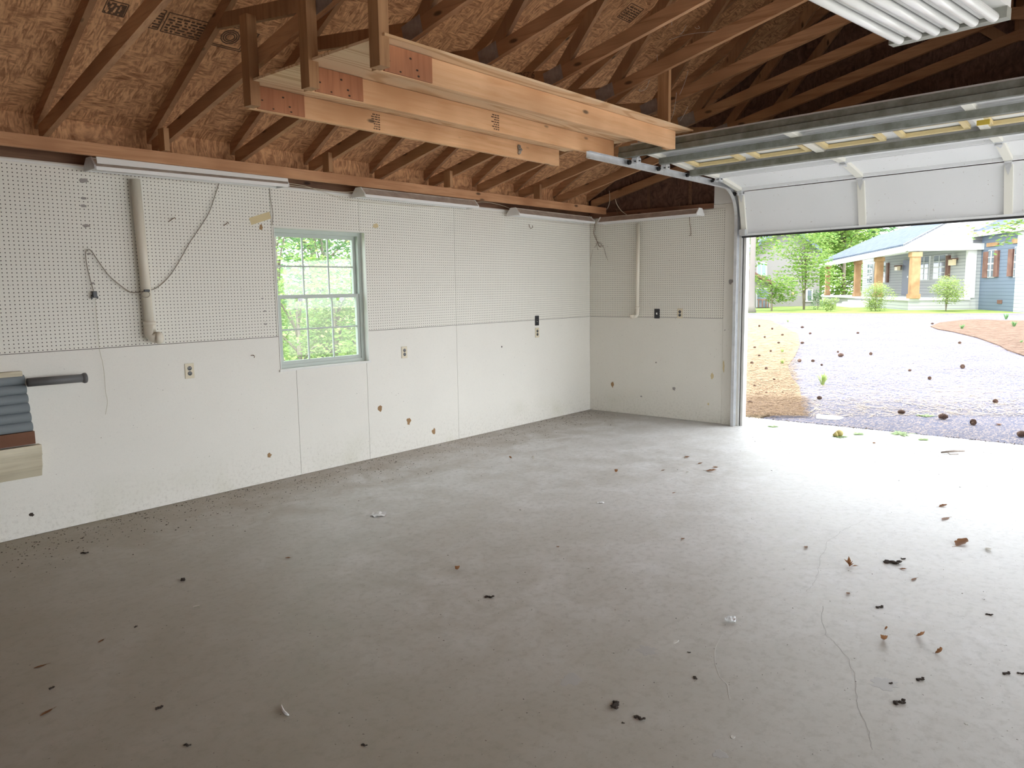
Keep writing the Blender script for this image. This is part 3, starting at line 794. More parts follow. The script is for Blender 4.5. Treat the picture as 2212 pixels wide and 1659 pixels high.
# cables
def cable(pts, r, mt, name, label, cat='cable', smooth=True):
    # Catmull-Rom through the points
    P = [Vector(p) for p in pts]; Q = []
    for i in range(len(P)-1):
        p0, p1, p2_, p3 = P[max(i-1,0)], P[i], P[i+1], P[min(i+2, len(P)-1)]
        for k in range(8):
            t = k/8; Q.append(.5*((2*p1)+(p2_-p0)*t+(2*p0-5*p1+4*p2_-p3)*t*t+(3*p1-p0-3*p2_+p3)*t**3))
    Q.append(P[-1])
    o = MB().tube(Q, r, 6).build(name, mt, smooth=smooth); return tag(o, label, cat) if label else o
A1 = lambda l, y=.012: [on(px, py, 1, y) for px, py in l]
cb = thing('hanging_cord', 'thin grey cord draped over the cream pipe, its plug dangling on the pegboard', 'cord', on(317,630,1,.1))
P = A1([(474,393),(462,430),(450,462),(428,497),(408,527),(385,568),(363,600),(338,622)], .015)+[on(317,628,1,.088)]+A1([(300,631),(282,631),(262,618),(238,598),(222,578),(208,558),(198,543),(190,539),(185,548),(188,575),(196,608),(202,628)], .018)
def catm(P, n=6):
    P = [Vector(p) for p in P]; Q = []
    for i in range(len(P)-1):
        p0, p1, p2_, p3 = P[max(i-1,0)], P[i], P[i+1], P[min(i+2, len(P)-1)]
        for k in range(n):
            t = k/n; Q.append(.5*((2*p1)+(p2_-p0)*t+(2*p0-5*p1+4*p2_-p3)*t*t+(3*p1-p0-3*p2_+p3)*t**3))
    return Q+[P[-1]]
MB().tube(catm(P), .0032, 6).build('cord', WIRE, cb, smooth=True)
lp = [on(317+9*math.cos(t)-2, 636+7*math.sin(t), 1, .09) for t in [k*math.pi/6-1.5 for k in range(13)]]
MB().tube(lp, .0028, 6).build('loop', WIRE, cb, smooth=True)
c = on(204,636,1,.02); MB().box(c-Vector((.014,.01,.022)), c+Vector((.014,.014,.022))).box(c+Vector((-.022,-.004,-.03)), c+Vector((-.012,.006,-.012))).box(c+Vector((.012,-.004,-.03)), c+Vector((.024,.006,-.012))).build('plug', BLACKP, cb, bevel=.003)
c = on(317,628,1,.09); MB().box(c-Vector((.02,.008,.008)), c+Vector((.02,.008,.008))).build('clip', BLACKP, cb, bevel=.003)
cable(A1([(206,645),(208,680),(212,720),(215,755),(222,785),(226,815),(228,845),(232,868),(228,895)], .02), .0016, STRING, 'string', 'pale string hanging down the wall below the cord plug', 'string')
cable(A1([(583,408),(584,425),(588,450),(590,465),(588,487)], .006), .0022, WIRE, 'wire', 'short wire hanging down the seam above the window corner', 'wire')
cable([on(x, y, 1, .12) for x, y in [(620,400),(655,404),(700,410),(745,415),(790,412)]], .0024, WIREW, 'light_cable', 'cable sagging between the two shop lights above the window')
cable([on(x, y, 1, .03) for x, y in [(622,396),(660,402),(705,417),(745,430),(790,436),(850,442),(930,446),(1000,444),(1040,436),(1085,444),(1115,457)]], .0022, WIREW, 'light_cable', 'long thin cable strung below the middle shop light')
cable([on(x, y, 0, .03) for x, y in [(1296,456),(1310,452),(1316,440),(1317,425),(1316,412)]], .003, WIREW, 'light_cable', 'short cream cable curling up from the corner light to the gable')
cable([on(x, y, 0, .03) for x, y in [(1329,430),(1333,442),(1342,455),(1354,464)]], .0045, WIREW, 'light_cable', 'thick cream cable dropping to the light beside the garage door')
cable([on(x, y, 0, .012) for x, y in [(1489,467),(1490,480),(1492,497),(1492,508),(1488,509)]], .003, RUST, 'wire_hook', 'long rusty wire hook hanging below the light beside the garage door', 'hook')
def hook(l, ax, label):
    P = [on(x, y, ax, .006+.02*(k > 0)) for k, (x, y) in enumerate(l)]
    tag(MB().tube([P[0]-Vector((0,.004,0)) if ax == 1 else P[0]]+P, .003, 6).build('peg_hook', RUST), label, 'hook')
hook([(366,478),(371,474),(378,470),(379,474)], 1, 'rusty peg hook just right of the thick cream pipe')
hook([(484,487),(488,484),(493,480),(494,484)], 1, 'rusty peg hook midway between the cream pipe and the window')
hook([(543,768),(547,767),(550,769),(549,773)], 1, 'small hook in the painted board left of the window')
hook([(1143,485),(1144,491),(1147,494),(1151,491),(1150,487)], 1, 'small curved hook high on the pegboard near the far corner')
# dry vine in the far corner
vine = thing('dead_vine', 'dry brown vine dangling in the far corner of the pegboard', 'vine', on(1290,520,0,.02))
B1 = lambda l, x=.02: [on(px, py, 0, x) for px, py in l]
for l, r in (([(1284,478),(1284,490),(1282,502),(1286,514),(1291,524),(1296,534)], .0035), ([(1286,479),(1286,492),(1284,504),(1288,512)], .002),
             ([(1291,522),(1298,528),(1304,534),(1307,546),(1310,555),(1313,562)], .002), ([(1288,512),(1290,525),(1294,532),(1300,533),(1304,530)], .002),
             ([(1290,526),(1286,532),(1283,535)], .0018), ([(1288,524),(1289,532),(1292,540)], .0018), ([(1280,540),(1277,556),(1275,575)], .0015), ([(1296,534),(1300,527),(1297,524),(1292,524)], .0018)):
    MB().tube(catm(B1(l), 4), r, 5).build('stem', RUST, vine, smooth=True)

# ---- bundle at the left edge: grey foam lengths on a wood strip and cream moulding
bd = thing('foam_bundle', 'stack of grey foam lengths strapped against the wall at the left edge', 'bundle', (6.75,.05,.85))
xr_, xl_ = 6.505, 7.3
MB().box((xr_+.01,.004,1.075), (xl_,.055,1.108)).build('top_board', CREAMW, bd)
for k in range(6):
    z = 1.052-.062*k; xe = xr_-.004*k
    MB().tube([(xe,.036,z), (xl_,.036,z)], .0315, 16).build('foam_length', GREYV, bd, smooth=True)
MB().box((xr_-.03,.004,.625), (xl_,.05,.708)).build('wood_strip', BROWNW, bd)
md_ = thing('wood_moulding', 'cream painted wood moulding below the grey foam stack at the left edge', 'moulding', (6.8,.03,.5))
MB().prism([(.004,.40),(.02,.40),(.03,.44),(.045,.47),(.05,.53),(.06,.56),(.062,.615),(.004,.615)], xr_-.06, xl_).build('moulding', CREAMW, md_)
gp_ = thing('grey_rod', 'dark grey rod sticking out sideways from the foam stack', 'rod', (6.3,.05,1.03))
MB().tube([(6.497,.075,1.034), (6.15,.075,1.030)], .028, 18).build('rod', GREYP, gp_, smooth=True)
MB().tube([(6.17,.075,1.03), (6.155,.075,1.03), (6.142,.075,1.03)], [.028,.036,.034], 18).build('end_cap', GREYP, gp_, smooth=True)
MB().box((6.30,.0,1.02), (6.33,.06,1.04)).build('bracket', GREYP, gp_)

# ================================================================== OUTDOORS
GZ = -.045
def poly_ground(name, pts, z, mt, kind='structure', sub=0, bumpy=0, thick=.02):
    vs = [(p[0], p[1], z) for p in pts]; lo = [(p[0], p[1], z-thick) for p in pts]; n = len(pts)
    b = MB().add(vs+lo, [tuple(range(n)), tuple(range(2*n-1, n-1, -1))]+[(i, (i+1) % n, n+(i+1) % n, n+i) for i in range(n)])
    o = b.build(name, mt); o['kind'] = kind; return o
poly_ground('ground', [(-130,-130),(40,-130),(40,-.13),(-.62,-.13),(-.62,9.2),(60,9.2),(60,60),(-130,60)], GZ-.03, GRAVEL, thick=.1)
poly_ground('lawn', [(-.7,-.2),(-.7,-3),(-25,-15),(-60,-60),(9,-60),(9,-.2)], GZ-.02, GRASS)
poly_ground('lawn', [tuple(G(x, y, GZ)[:2]) for x, y in ((1480,677),(2400,675),(2500,640),(1400,640))], GZ-.01, GRASS)
g2 = lambda l: [G(x, y, GZ) for x, y in l]
# asphalt drive: runs from the slab to a cross drive below the lawn
dr = [(-.62,1.9),(-.62,12)]+[tuple(p[:2]) for p in g2([(2330,690),(2212,677),(1900,677),(1600,676),(1500,679)])]+[tuple(p[:2]) for p in g2([(1500,700),(1610,686),(1665,692),(1690,705),(1722,722),(1726,745),(1714,770),(1698,790),(1706,815),(1722,835),(1728,868),(1732,884)])]
drive = poly_ground('driveway', dr, GZ, ASPH)
# straw beds
bed1 = [tuple(p[:2]) for p in g2([(1500,700),(1612,687),(1665,693),(1692,706),(1724,722),(1728,745),(1717,770),(1702,790),(1709,815),(1726,835),(1732,866)])]+[(-.7,1.95),(-.7,-.2),(-8,-12)]
bed = poly_ground('straw_bed', bed1, GZ+.012, STRAW); 
tag(bed, 'sunlit yellow pine straw bed left of the driveway', 'straw bed')
bed['kind'] = 'structure'
bb = [tuple(p[:2]) for p in g2([(2010,706),(2030,698),(2070,693),(2110,691),(2160,693),(2230,694),(2400,700),(2400,830),(2230,776),(2175,757),(2160,748),(2110,730),(2060,718),(2025,712)])]
poly_ground('straw_island', bb, GZ+.03, STRAWB)
bs = [tuple(p[:2]) for p in g2([(1600,872),(1630,866),(1655,868),(1672,861),(1700,864),(1712,870),(1730,872),(1726,879),(1738,884),(1731,890),(1736,897)])]+[(-.64,1.2)]
poly_ground('straw_drift', bs, GZ+.02, STRAWB)

def needles(name, region, n, label, mt, L=(.05,.11), wd=.0018, z0=GZ+.014, seed=1):
    """region: function returning a random ground point"""
    rnd = random.Random(seed); b = MB()
    for _ in range(n):
        p = region(rnd)
        if p is None: continue
        a = rnd.uniform(0, math.tau); l = rnd.uniform(*L); d = Vector((math.cos(a), math.sin(a), 0)); s_ = Vector((-d.y, d.x, 0))*wd
        z = z0+rnd.uniform(0, .012); p = Vector((p[0], p[1], z)); q = p+d*l+Vector((0,0,rnd.uniform(-.003,.012)))
        b.add([p-s_, p+s_, q+s_*.5, q-s_*.5+Vector((0,0,.001))], [(0,1,2,3)])
    o = b.build(name, mt); tag(o, label, 'pine needles', kind='stuff'); return o
def pxrect(x0, x1, y0, y1, z=GZ):
    def f(r): return G(r.uniform(x0, x1), y0+(y1-y0)*r.random(), z)
    return f
def inside(poly, p):
    c = False; j = len(poly)-1
    for i in range(len(poly)):
        xi, yi = poly[i][:2]; xj, yj = poly[j][:2]
        if (yi > p[1]) != (yj > p[1]) and p[0] < (xj-xi)*(p[1]-yi)/(yj-yi)+xi: c = not c
        j = i
    return c
def island(r):
    p = G(r.uniform(1990, 2212), r.uniform(690, 775), GZ)
    return p if inside(bb, p) else None
NEEDP = mat('bleached_needles', (.42,.33,.23), .8)
needles('pine_needles', pxrect(1608, 1745, 860, 903), 4200, 'brown pine needles piled at the slab edge by the door jamb', NEEDLE, z0=GZ+.022, wd=.0022)
needles('pine_needles', pxrect(1612, 1722, 690, 870), 5000, 'scattered needles on the yellow straw bed', NEEDLE, L=(.08,.22), wd=.007, seed=2)
needles('pine_needles', pxrect(1715, 2212, 700, 900), 4500, 'bleached pine needles strewn over the asphalt drive', NEEDP, L=(.08,.22), wd=.0045, z0=GZ+.002, seed=3)
needles('pine_needles', pxrect(1615, 2100, 905, 960, 0), 420, 'needles and twigs blown onto the concrete apron', NEEDLE, L=(.03,.1), wd=.0012, z0=.002, seed=4)
needles('pine_needles', island, 4500, 'needles heaped on the brown straw island', mat('dark_needles', (.15,.085,.05), .8), L=(.1,.3), wd=.006, z0=GZ+.032, seed=5)

# ---- foliage
def leaf_add(b, c, d, s_, rnd):
    d = d.normalized(); a = d.orthogonal().normalized(); a = (a*math.cos(rnd.uniform(0,6.3))+d.cross(a)*math.sin(rnd.uniform(0,6.3))).normalized()
    l = s_*rnd.uniform(.7, 1.3); w_ = l*.32; up_ = d
    b.add([c, c+a*l*.5+d.cross(a)*w_, c+a*l, c+a*l*.5-d.cross(a)*w_], [(0,1,2,3)])
def crown(blobs, n, size, seed, flat=.6):
    rnd = random.Random(seed); b = MB(); tot = sum(r**2 for _, r in blobs)
    for c, r in blobs:
        c = Vector(c)
        for _ in range(int(n*r*r/tot)):
            v = Vector((rnd.gauss(0,1), rnd.gauss(0,1), rnd.gauss(0,1))).normalized()
            rr = r*(.55+.5*rnd.random()**.6)
            # layered sprays
            p = c+Vector((v.x*rr, v.y*rr, round(v.z*rr*flat/(r*.22))*(r*.22)+rnd.uniform(-.05,.05)*r))
            leaf_add(b, p, Vector((rnd.uniform(-.7,.7), rnd.uniform(-.7,.7), 1)), size, rnd)
    return b
def tree(name, label, px, py_base, depth, height, rad, mt, seed, leaves=4200, size=.22, trunk=.13, group=None, cat='tree', nb=9, stems=1, low=.3, zb=None):
    base = D(px, 620, depth); base.z = GZ if zb is None else zb
    t = thing(name, label, cat, base, group)
    rnd = random.Random(seed); blobs = []; tr = MB()
    for s_ in range(stems):
        dx = rnd.uniform(-.5,.5)*rad*.5*(stems > 1); dy = rnd.uniform(-.5,.5)*rad*.3*(stems > 1)
        tr.tube([base, base+Vector((dx*.4,dy*.4,height*.35)), base+Vector((dx,dy,height*.8))], [trunk, trunk*.75, trunk*.25], 8)
    for k in range(nb):
        a = rnd.uniform(0, math.tau); rr = rad*rnd.uniform(.1,.75); zz = height*(low+(1-low)*(k+.5)/nb)
        rr *= 1-.5*abs((k+.5)/nb-.4)
        c = base+Vector((math.cos(a)*rr, math.sin(a)*rr, zz)); blobs.append((c, rad*rnd.uniform(.35,.55)))
        tr.tube([base+Vector((0,0,zz*.6)), (base+Vector((0,0,zz*.85))+c)/2, c], [trunk*.4, trunk*.25, trunk*.08], 5)
    tr.build('trunk', BARK, t, smooth=True)
    crown(blobs, leaves, size, seed).build('crown', mt, t)
    return t
tree('maple_tree', 'light green maple in front of the grey house', 1738, 665, 50, 5.2, 2.3, LEAF, 3, 4600, .18, .07, stems=3, low=.32, nb=14)
tree('maple_tree', 'low spreading maple by the grey porch railing', 1668, 663, 48, 2.1, 1.5, LEAF, 4, 1800, .17, .06, nb=6)
tree('oak_tree', 'pale green tree whose boughs hang over the grey house roof', 1625, 665, 49, 9.5, 3.4, LEAF, 5, 5600, .24, .2, low=.3, nb=13)
tree('oak_tree', 'bright yellow-green tree seen through the porch columns', 1822, 650, 70, 9, 3.6, LEAF, 6, 8000, .36, .2, low=.08, nb=14)
tree('oak_tree', 'tall tree above the porch roof left corner', 1770, 650, 84, 13, 6, LEAF, 7, 8000, .5, .3, low=.15, nb=14)
tree('oak_tree', 'tall dark tree behind the grey house', 1680, 650, 90, 14, 6, LEAF2, 8, 8000, .5, .3, low=.3)
tree('oak_tree', 'tree behind the porch roof slope', 1865, 650, 95, 14, 7, LEAF2, 9, 8000, .55, .3, low=.1, nb=14)
tree('shrub', 'round leafy shrub in front of the porch steps', 1893, 668, 45.5, 1.5, .95, LEAF3, 11, 3200, .09, .02, cat='shrub', low=.10, stems=4, nb=18)
tree('shrub', 'vase-shaped shrub in front of the white porch end', 2046, 670, 43.5, 1.75, 1.25, LEAF3, 12, 3600, .09, .02, cat='shrub', low=.36, stems=6, nb=18)
tree('shrub', 'low spiky shrub left of the porch steps', 1796, 670, 46, .75, .5, LEAF3, 13, 700, .10, .015, cat='shrub', low=.1)
tree('shrub', 'grey-green shrub under the leftmost porch column', 1768, 665, 50, 1.1, .8, LEAF2, 14, 900, .10, .02, cat='shrub', low=.1)
# big trunks
tk = thing('tree_trunk', 'thick pale trunk at the door jamb in front of the grey house', 'tree trunk', D(1624, 668, 46))
p = D(1624, 620, 46); p.z = GZ
MB().tube([p, p+Vector((0,0,.4)), p+Vector((0,0,2)), p+Vector((.1,.1,9))], [.30,.20,.17,.13], 12).build('trunk', mat('grey_brown_bark', (.20,.18,.165), .9), tk, smooth=True)
tk = thing('tree_trunk', 'pale trunk standing behind the second porch column', 'tree trunk', D(1859, 650, 78))
p = D(1860, 620, 78); p.z = GZ
MB().tube([p, p+Vector((0,0,12))], [.36,.3], 12).build('trunk', mat('pale_bark', (.55,.52,.50), .9), tk, smooth=True)

# greenery outside the window
for k, (px, dep, h, r, mt_, lb) in enumerate([(600,15,4.6,2.2,LEAF,'green thicket tree filling the left panes of the window'),(700,17,5.0,2.3,LEAF2,'darker tree behind the middle panes of the window'),
        (790,16,5.0,2.2,LEAF2,'tree with bare stems behind the right panes of the window'),(640,11.5,1.9,1.2,LEAF,'bright bush low in the left panes of the window'),
        (720,12,1.8,1.2,LEAF3,'bright bush low in the middle panes of the window'),(790,12.5,2.0,1.2,LEAF,'bright bush low in the right panes of the window')]):
    small = h < 3
    tree('bush' if small else 'thicket_tree', lb, px, 700, dep, h, r, mt_, 30+k, 6000 if not small else 4200, .085 if not small else .07, .05, cat='bush' if small else 'tree', low=.0 if small else .1, nb=12)
for k, (px, lb) in enumerate([(560,'tall tree closing the view beyond the window, leftmost'),(680,'tall tree closing the view beyond the window, middle'),(800,'tall tree closing the view beyond the window, rightmost')]):
    tree('oak_tree', lb, px, 700, 24, 9, 4.2, LEAF2 if k == 1 else LEAF, 50+k, 6000, .17, .12, low=.0, nb=16)

# leafy branch hanging at the upper right of the door opening
br = thing('leafy_branch', 'leafy branch hanging into view in front of the blue-grey house wing', 'branch', D(2260, 440, 14))
rnd = random.Random(5); bm_ = MB(); tw = MB()
for l in ([(2330,380),(2250,440),(2200,480),(2150,500),(2105,508)], [(2250,440),(2215,475),(2185,500),(2165,530)], [(2300,400),(2240,455),(2180,483),(2140,486)]):
    P = catm([D(x, y, 14+.1*i) for i, (x, y) in enumerate(l)], 5); tw.tube(P, .006, 5)
    for p in P[5:]:
        for _ in range(5): leaf_add(bm_, p+Vector([rnd.gauss(0,.07) for _ in range(3)]), Vector((rnd.uniform(-.5,.5), rnd.uniform(-.5,.5), 1)), .11, rnd)
tw.build('twig', BARK, br); bm_.build('leaves', LEAF, br)

# grass sprouts
def sprout(px, py, hpx, label, mt_, seed):
    p = G(px, py, GZ); dep = (p-CAMP).dot(fw); h = hpx*dep/F_
    rnd = random.Random(seed); b = MB()
    for _ in range(40):
        a = rnd.uniform(0, math.tau); l = h*rnd.uniform(.5, 1.1); o_ = Vector((math.cos(a), math.sin(a), 0)); sd = Vector((-o_.y, o_.x, 0))*h*.05
        q = p+o_*h*.12*rnd.random(); t = p+o_*l*rnd.uniform(.3,.8)+Vector((0,0,l)); mm = (q+t)/2+Vector((0,0,l*.15))
        b.add([q-sd*.4, q+sd*.4, mm+sd, t, mm-sd], [(0,1,2,3,4)])
    tag(b.build('weed_tuft', mt_), label, 'weed')
sprout(1777, 832, 26, 'yellow-green weed growing alone in the asphalt drive', LEAF3, 1)
sprout(1690, 787, 12, 'small weed tuft at the edge of the yellow straw bed, lower of two', LEAF3, 2)
sprout(1690, 762, 10, 'small weed tuft at the edge of the yellow straw bed, upper of two', LEAF3, 3)
sprout(1702, 696, 6, 'weed tuft at the far corner of the yellow straw bed', LEAF3, 4)
sprout(2190, 707, 14, 'green weed on the brown straw island, right one', LEAF2, 5)
sprout(2078, 712, 12, 'green weed on the brown straw island, left one', LEAF2, 6)
sprout(2173, 690, 14, 'upright weed at the back of the brown straw island', LEAF2, 7)
sprout(2206, 742, 8, 'weed at the front right of the brown straw island', LEAF2, 8)

# ---- white house
def mk_siding(name, c1, c2, pitch=.2):
    m = mat(name, c1, .6, spec=.2); q = N(m)
    xyz = q.n('ShaderNodeSeparateXYZ'); q.l(q.coord(), xyz.inputs[0])
    f = q.math('FRACT', q.math('DIVIDE', xyz.outputs[2], pitch))
    q.col(q.mix(q.math('LESS_THAN', f, .14), c1, c2)); q.bump(f, .6, .03); return m
SID = mk_siding('white_siding', (.46,.465,.465), (.26,.27,.29))
SIDB = mk_siding('blue_grey_brick', (.17,.21,.275), (.11,.14,.19), .2)
SIDG = mat('grey_board_siding', (.22,.21,.205), .8)
SHING = m_ground('grey_shingles', [(.3, (.10,.12,.17)), (.6, (.14,.165,.22)), (.8, (.20,.22,.27))], 2.5, 18, (.08,.10,.14), .4)
CEDAR = m_wood('cedar_column', (.47,.29,.155), (.40,.22,.11), 2, 1, False)
SHUT = m_wood('shutter_wood', (.24,.13,.10), (.17,.09,.07), 2, 1, False)
NAVY = mat('navy_door_paint', (.045,.06,.12), .4)
WDARK = mat('window_dark_glass', (.14,.17,.20), .08)
TRIM = mat('house_trim_white', (.70,.70,.69), .5)
O4 = D(1975, 612, 46); O1 = D(1788, 615, 64.8)
e1 = Vector((O1.x-O4.x, O1.y-O4.y, 0)); L1 = e1.length; e1.normalize(); e2 = Vector((-e1.y, e1.x, 0))
if e2.dot(r2) < 0: e2 = -e2
OO = Vector((O4.x, O4.y, 0))
def HP(u, w, z): return OO+e1*u+e2*w+Vector((0,0,z))
def onH(px, py, ax, val):
    n = e1 if ax == 'u' else e2; d = ray(px, py); t = (val-n.dot(CAMP-OO))/n.dot(d); p = CAMP+d*t
    return e1.dot(p-OO), e2.dot(p-OO), p.z
house = thing('house', 'white sided house with cedar porch columns and a blue-grey wing across the drive', 'house', HP(0, 3, 0))
Wp = onH(2097, 600, 'u', 0)[1]
Wc = onH(2117, 600, 'u', 0)[1]
def hb_(u0, u1, w0, w1, z0, z1, name, mt_, par=None):
    q = MB(); vs = [HP(u, w_, z) for z in (z0, z1) for u, w_ in ((u0,w0),(u1,w0),(u1,w1),(u0,w1))]
    q.add(vs, [(0,3,2,1),(4,5,6,7),(0,1,5,4),(1,2,6,5),(2,3,7,6),(3,0,4,7)]); return q.build(name, mt_, par or house)
zf = onH(1975, 645, 'w', 0)[2]; z4 = onH(1975, 543, 'w', 0)[2]; z1_ = onH(1788, 573, 'w', 0)[2]; zf1 = onH(1788, 643, 'w', 0)[2]
uL = onH(1863, 600, 'w', Wp)[0]
hb_(-.1, L1+.6, -.4, Wp, zf-.12, zf, 'porch_floor', TRIM)
hb_(-.05, L1+.5, -.3, Wp, GZ-.1, zf-.12, 'porch_base', SID)
for k, (x, yt_, yb_, wd) in enumerate(((1788,573,643,.34),(1852,563,643,.40),(1898,556,645,.44),(1975,545,645,.48))):
    u = onH(x, 600, 'w', 0)[0]; cz = onH(x, yt_, 'w', 0)[2]
    col_ = hb_(u-wd/2, u+wd/2, -wd/2, wd/2, zf, cz, 'porch_column', CEDAR); col_['_w'] = 1
    hb_(u-wd*.62, u+wd*.62, -wd*.62, wd*.62, zf, zf+.28, 'column_base', CEDAR, col_)
    hb_(u-wd*.62, u+wd*.62, -wd*.62, wd*.62, cz-.28, cz, 'column_cap', CEDAR, col_)
# porch beam, fascia, roof
q = MB(); vs = []
for u, z in ((-.3, z4), (L1+.3, z1_)):
    for w_, dz in ((-.25,0),(.25,0),(.25,.42),(-.25,.42)): vs.append(HP(u, w_, z+dz))
q.add(vs, [(0,1,2,3),(7,6,5,4),(0,4,5,1),(1,5,6,2),(2,6,7,3),(3,7,4,0)]).build('porch_beam', TRIM, house)
ne = onH(1953, 527, 'w', -.7); fe = onH(1764, 567, 'w', -.7); nt = onH(2037, 483, 'u', ne[0])
ne = Vector(ne); fe = Vector(fe); nt = Vector(nt); up_ = (nt-ne); topn = ne+up_*1.7
lo = lambda v: HP(*v)
fr_ = (topn-ne); far_top = fe+fr_+Vector((-4.2, 0, 0))
A_ = [lo(ne), lo(fe), lo(far_top), lo(topn)]; dn = Vector((0,0,-.12))
MB().add(A_+[v+dn for v in A_], [(0,1,2,3),(7,6,5,4),(0,4,5,1),(1,5,6,2),(2,6,7,3),(3,7,4,0)]).build('porch_roof', SHING, house)
B_ = [lo(ne)+dn, lo(fe)+dn, lo(fe)+dn*4, lo(ne)+dn*4]
q = MB(); q.add(B_+[v+e2*.1 for v in B_], [(0,1,2,3),(7,6,5,4),(0,4,5,1),(1,5,6,2),(2,6,7,3),(3,7,4,0)]).build('fascia', TRIM, house)
# gable end over the porch
g0 = onH(1989, 535, 'u', 0); g1 = onH(2117, 530, 'u', 0)
sl_ = (nt.z-ne.z)/(nt.y-ne.y)
zt0 = ne.z+sl_*(g0[1]-ne.y)-.15; wa = g1[1]+1.5; zt1 = ne.z+sl_*(wa-ne.y)-.15
P_ = [HP(0, g0[1], g0[2]), HP(0, wa, g0[2]), HP(0, wa, zt1), HP(0, g0[1], max(zt0, g0[2]+.05))]
MB().add(P_+[v+e1*.15 for v in P_], [(0,1,2,3),(7,6,5,4),(0,4,5,1),(1,5,6,2),(2,6,7,3),(3,7,4,0)]).build('gable', SID, house)
R0 = Vector((ne.x, ne.y, ne.z)); 
Pp = [lo(R0+Vector((0,0,0))), lo(R0+up_*1.7), lo(R0+up_*1.7-Vector((0,0,.75))), lo(R0-Vector((0,0,.5)))]
MB().add(Pp+[v-e1*-.12 for v in Pp], [(0,1,2,3),(7,6,5,4),(0,4,5,1),(1,5,6,2),(2,6,7,3),(3,7,4,0)]).build('rake_board', TRIM, house)
hb_(-.3, .3, -.45, Wc, z4-.0, z4+.38, 'gable_beam', TRIM)
# walls
hb_(0, uL, Wp, Wp+.15, zf, z4+.5, 'porch_wall', SID)
hb_(0, .15, Wp+.0, Wc, GZ-.1, z4+1.2, 'corner_wall', SID)
hb_(-.05, .2, Wp-.25, Wp+.25, zf, z4, 'corner_post', TRIM)
ug = onH(2206, 600, 'w', Wc)[0]
zg = onH(2125, 506, 'w', Wc)[2]
hb_(ug, 0, Wc, Wc+6, GZ-.1, zg, 'wing_wall', SIDB)
hb_(ug-2.5, ug, Wc-.3, Wc+6, GZ-.1, zg, 'wing_end_wall', SID)
vs = [HP(-.0, Wc-.5, zg), HP(ug-3, Wc-.5, zg), HP(ug-3, Wc+4, zg+2.3), HP(0, Wc+4, zg+2.3)]
MB().add(vs+[v+Vector((0,0,.15)) for v in vs], [(0,1,2,3),(7,6,5,4),(0,4,5,1),(1,5,6,2),(2,6,7,3),(3,7,4,0)]).build('wing_roof', SHING, house)
vs = [HP(-.0, Wc-.52, zg-.15), HP(ug-3, Wc-.52, zg-.15), HP(ug-3, Wc-.52, zg+.15), HP(0, Wc-.52, zg+.15)]
MB().add(vs+[v+e2*.12 for v in vs], [(0,1,2,3),(7,6,5,4),(0,4,5,1),(1,5,6,2),(2,6,7,3),(3,7,4,0)]).build('wing_fascia', TRIM, house)
def hrect(x0, y0, x1, y1, W, t0, t1, name, mt_, par=None):
    a = onH(x0, (y0+y1)/2, 'w', W); c = onH(x1, (y0+y1)/2, 'w', W); m_ = (x0+x1)/2
    zt = onH(m_, y0, 'w', W)[2]; zb = onH(m_, y1, 'w', W)[2]
    return hb_(a[0], c[0], W-t0, W-t1, zb, zt, name, mt_, par), (a[0], c[0], zb, zt)
def hwin(x0, y0, x1, y1, W, rows=4, cols=2):
    f, (u0, u1, za, zb) = hrect(x0-1.3, y0-1.3, x1+1.3, y1+1.5, W, .08, .0, 'window', TRIM); f['_w'] = 1
    hrect(x0, y0, x1, y1, W, .10, .08, 'pane', WDARK, f)
    u0, u1 = onH(x0, (y0+y1)/2, 'w', W)[0], onH(x1, (y0+y1)/2, 'w', W)[0]; q = MB()
    def bar(a, c, d, e):
        vs = [HP(u, w_, z) for z in (d, e) for u, w_ in ((a,W-.12),(c,W-.12),(c,W-.10),(a,W-.10))]
        q.add(vs, [(0,3,2,1),(4,5,6,7),(0,1,5,4),(1,2,6,5),(2,3,7,6),(3,0,4,7)])
    za2, zb2 = za+.06, zb-.06
    for k in range(1, rows): z = za2+(zb2-za2)*k/rows; bar(u0, u1, z-(.04 if k*2 == rows else .02), z+(.04 if k*2 == rows else .02))
    for k in range(1, cols): u = u0+(u1-u0)*k/cols; bar(u-.04, u+.04, za2, zb2)
    q.build('muntin_grid', TRIM, f)
for r_ in ((1876,571,1887,611),(1903,568,1915,609),(1990,555,2008,604),(2020,552,2044,602)): hwin(*r_, Wp)
hwin(2138,541,2151,598,Wc, 4, 2); hwin(2195,534,2205,597,Wc, 4, 2)
for r_ in ((1917,568,1921,610),(2046,552,2053,602)): hrect(*r_, Wp, .12, .0, 'shutter', SHUT)
for r_ in ((2127,544,2137,600),(2151,541,2159,598),(2181,538,2191,597)): hrect(*r_, Wc, .12, .0, 'shutter', SHUT)
for r_ in ((2134,524,2158,532),(2189,515,2210,525)): hrect(*r_, Wc, .08, .0, 'lintel', CEDAR)
hrect(2155,648,2165,656, Wc, .04, .0, 'foundation_vent', SHUT)
dd_, _ = hrect(1951,562,1969,637, Wp, .08, .0, 'front_door', NAVY); dd_['_w'] = 1
hrect(1964,596,1966,600, Wp, .14, .08, 'door_handle', GALV, dd_)
for r_ in ((1943,573,1949,584),(2061,558,2070,573)):
    ln, _ = hrect(r_[0], r_[1]+2, r_[2], r_[3], Wp, .35, .12, 'porch_lantern', mat('lantern_glass', (.9,.75,.5), .3) if 'lantern_glass' not in bpy.data.materials else bpy.data.materials['lantern_glass']); ln['_w'] = 1
    hrect(r_[0], r_[1], r_[2], r_[1]+3, Wp, .38, .0, 'lantern_cap', SHUT, ln)
us = onH(1860, 650, 'w', -.4)[0]
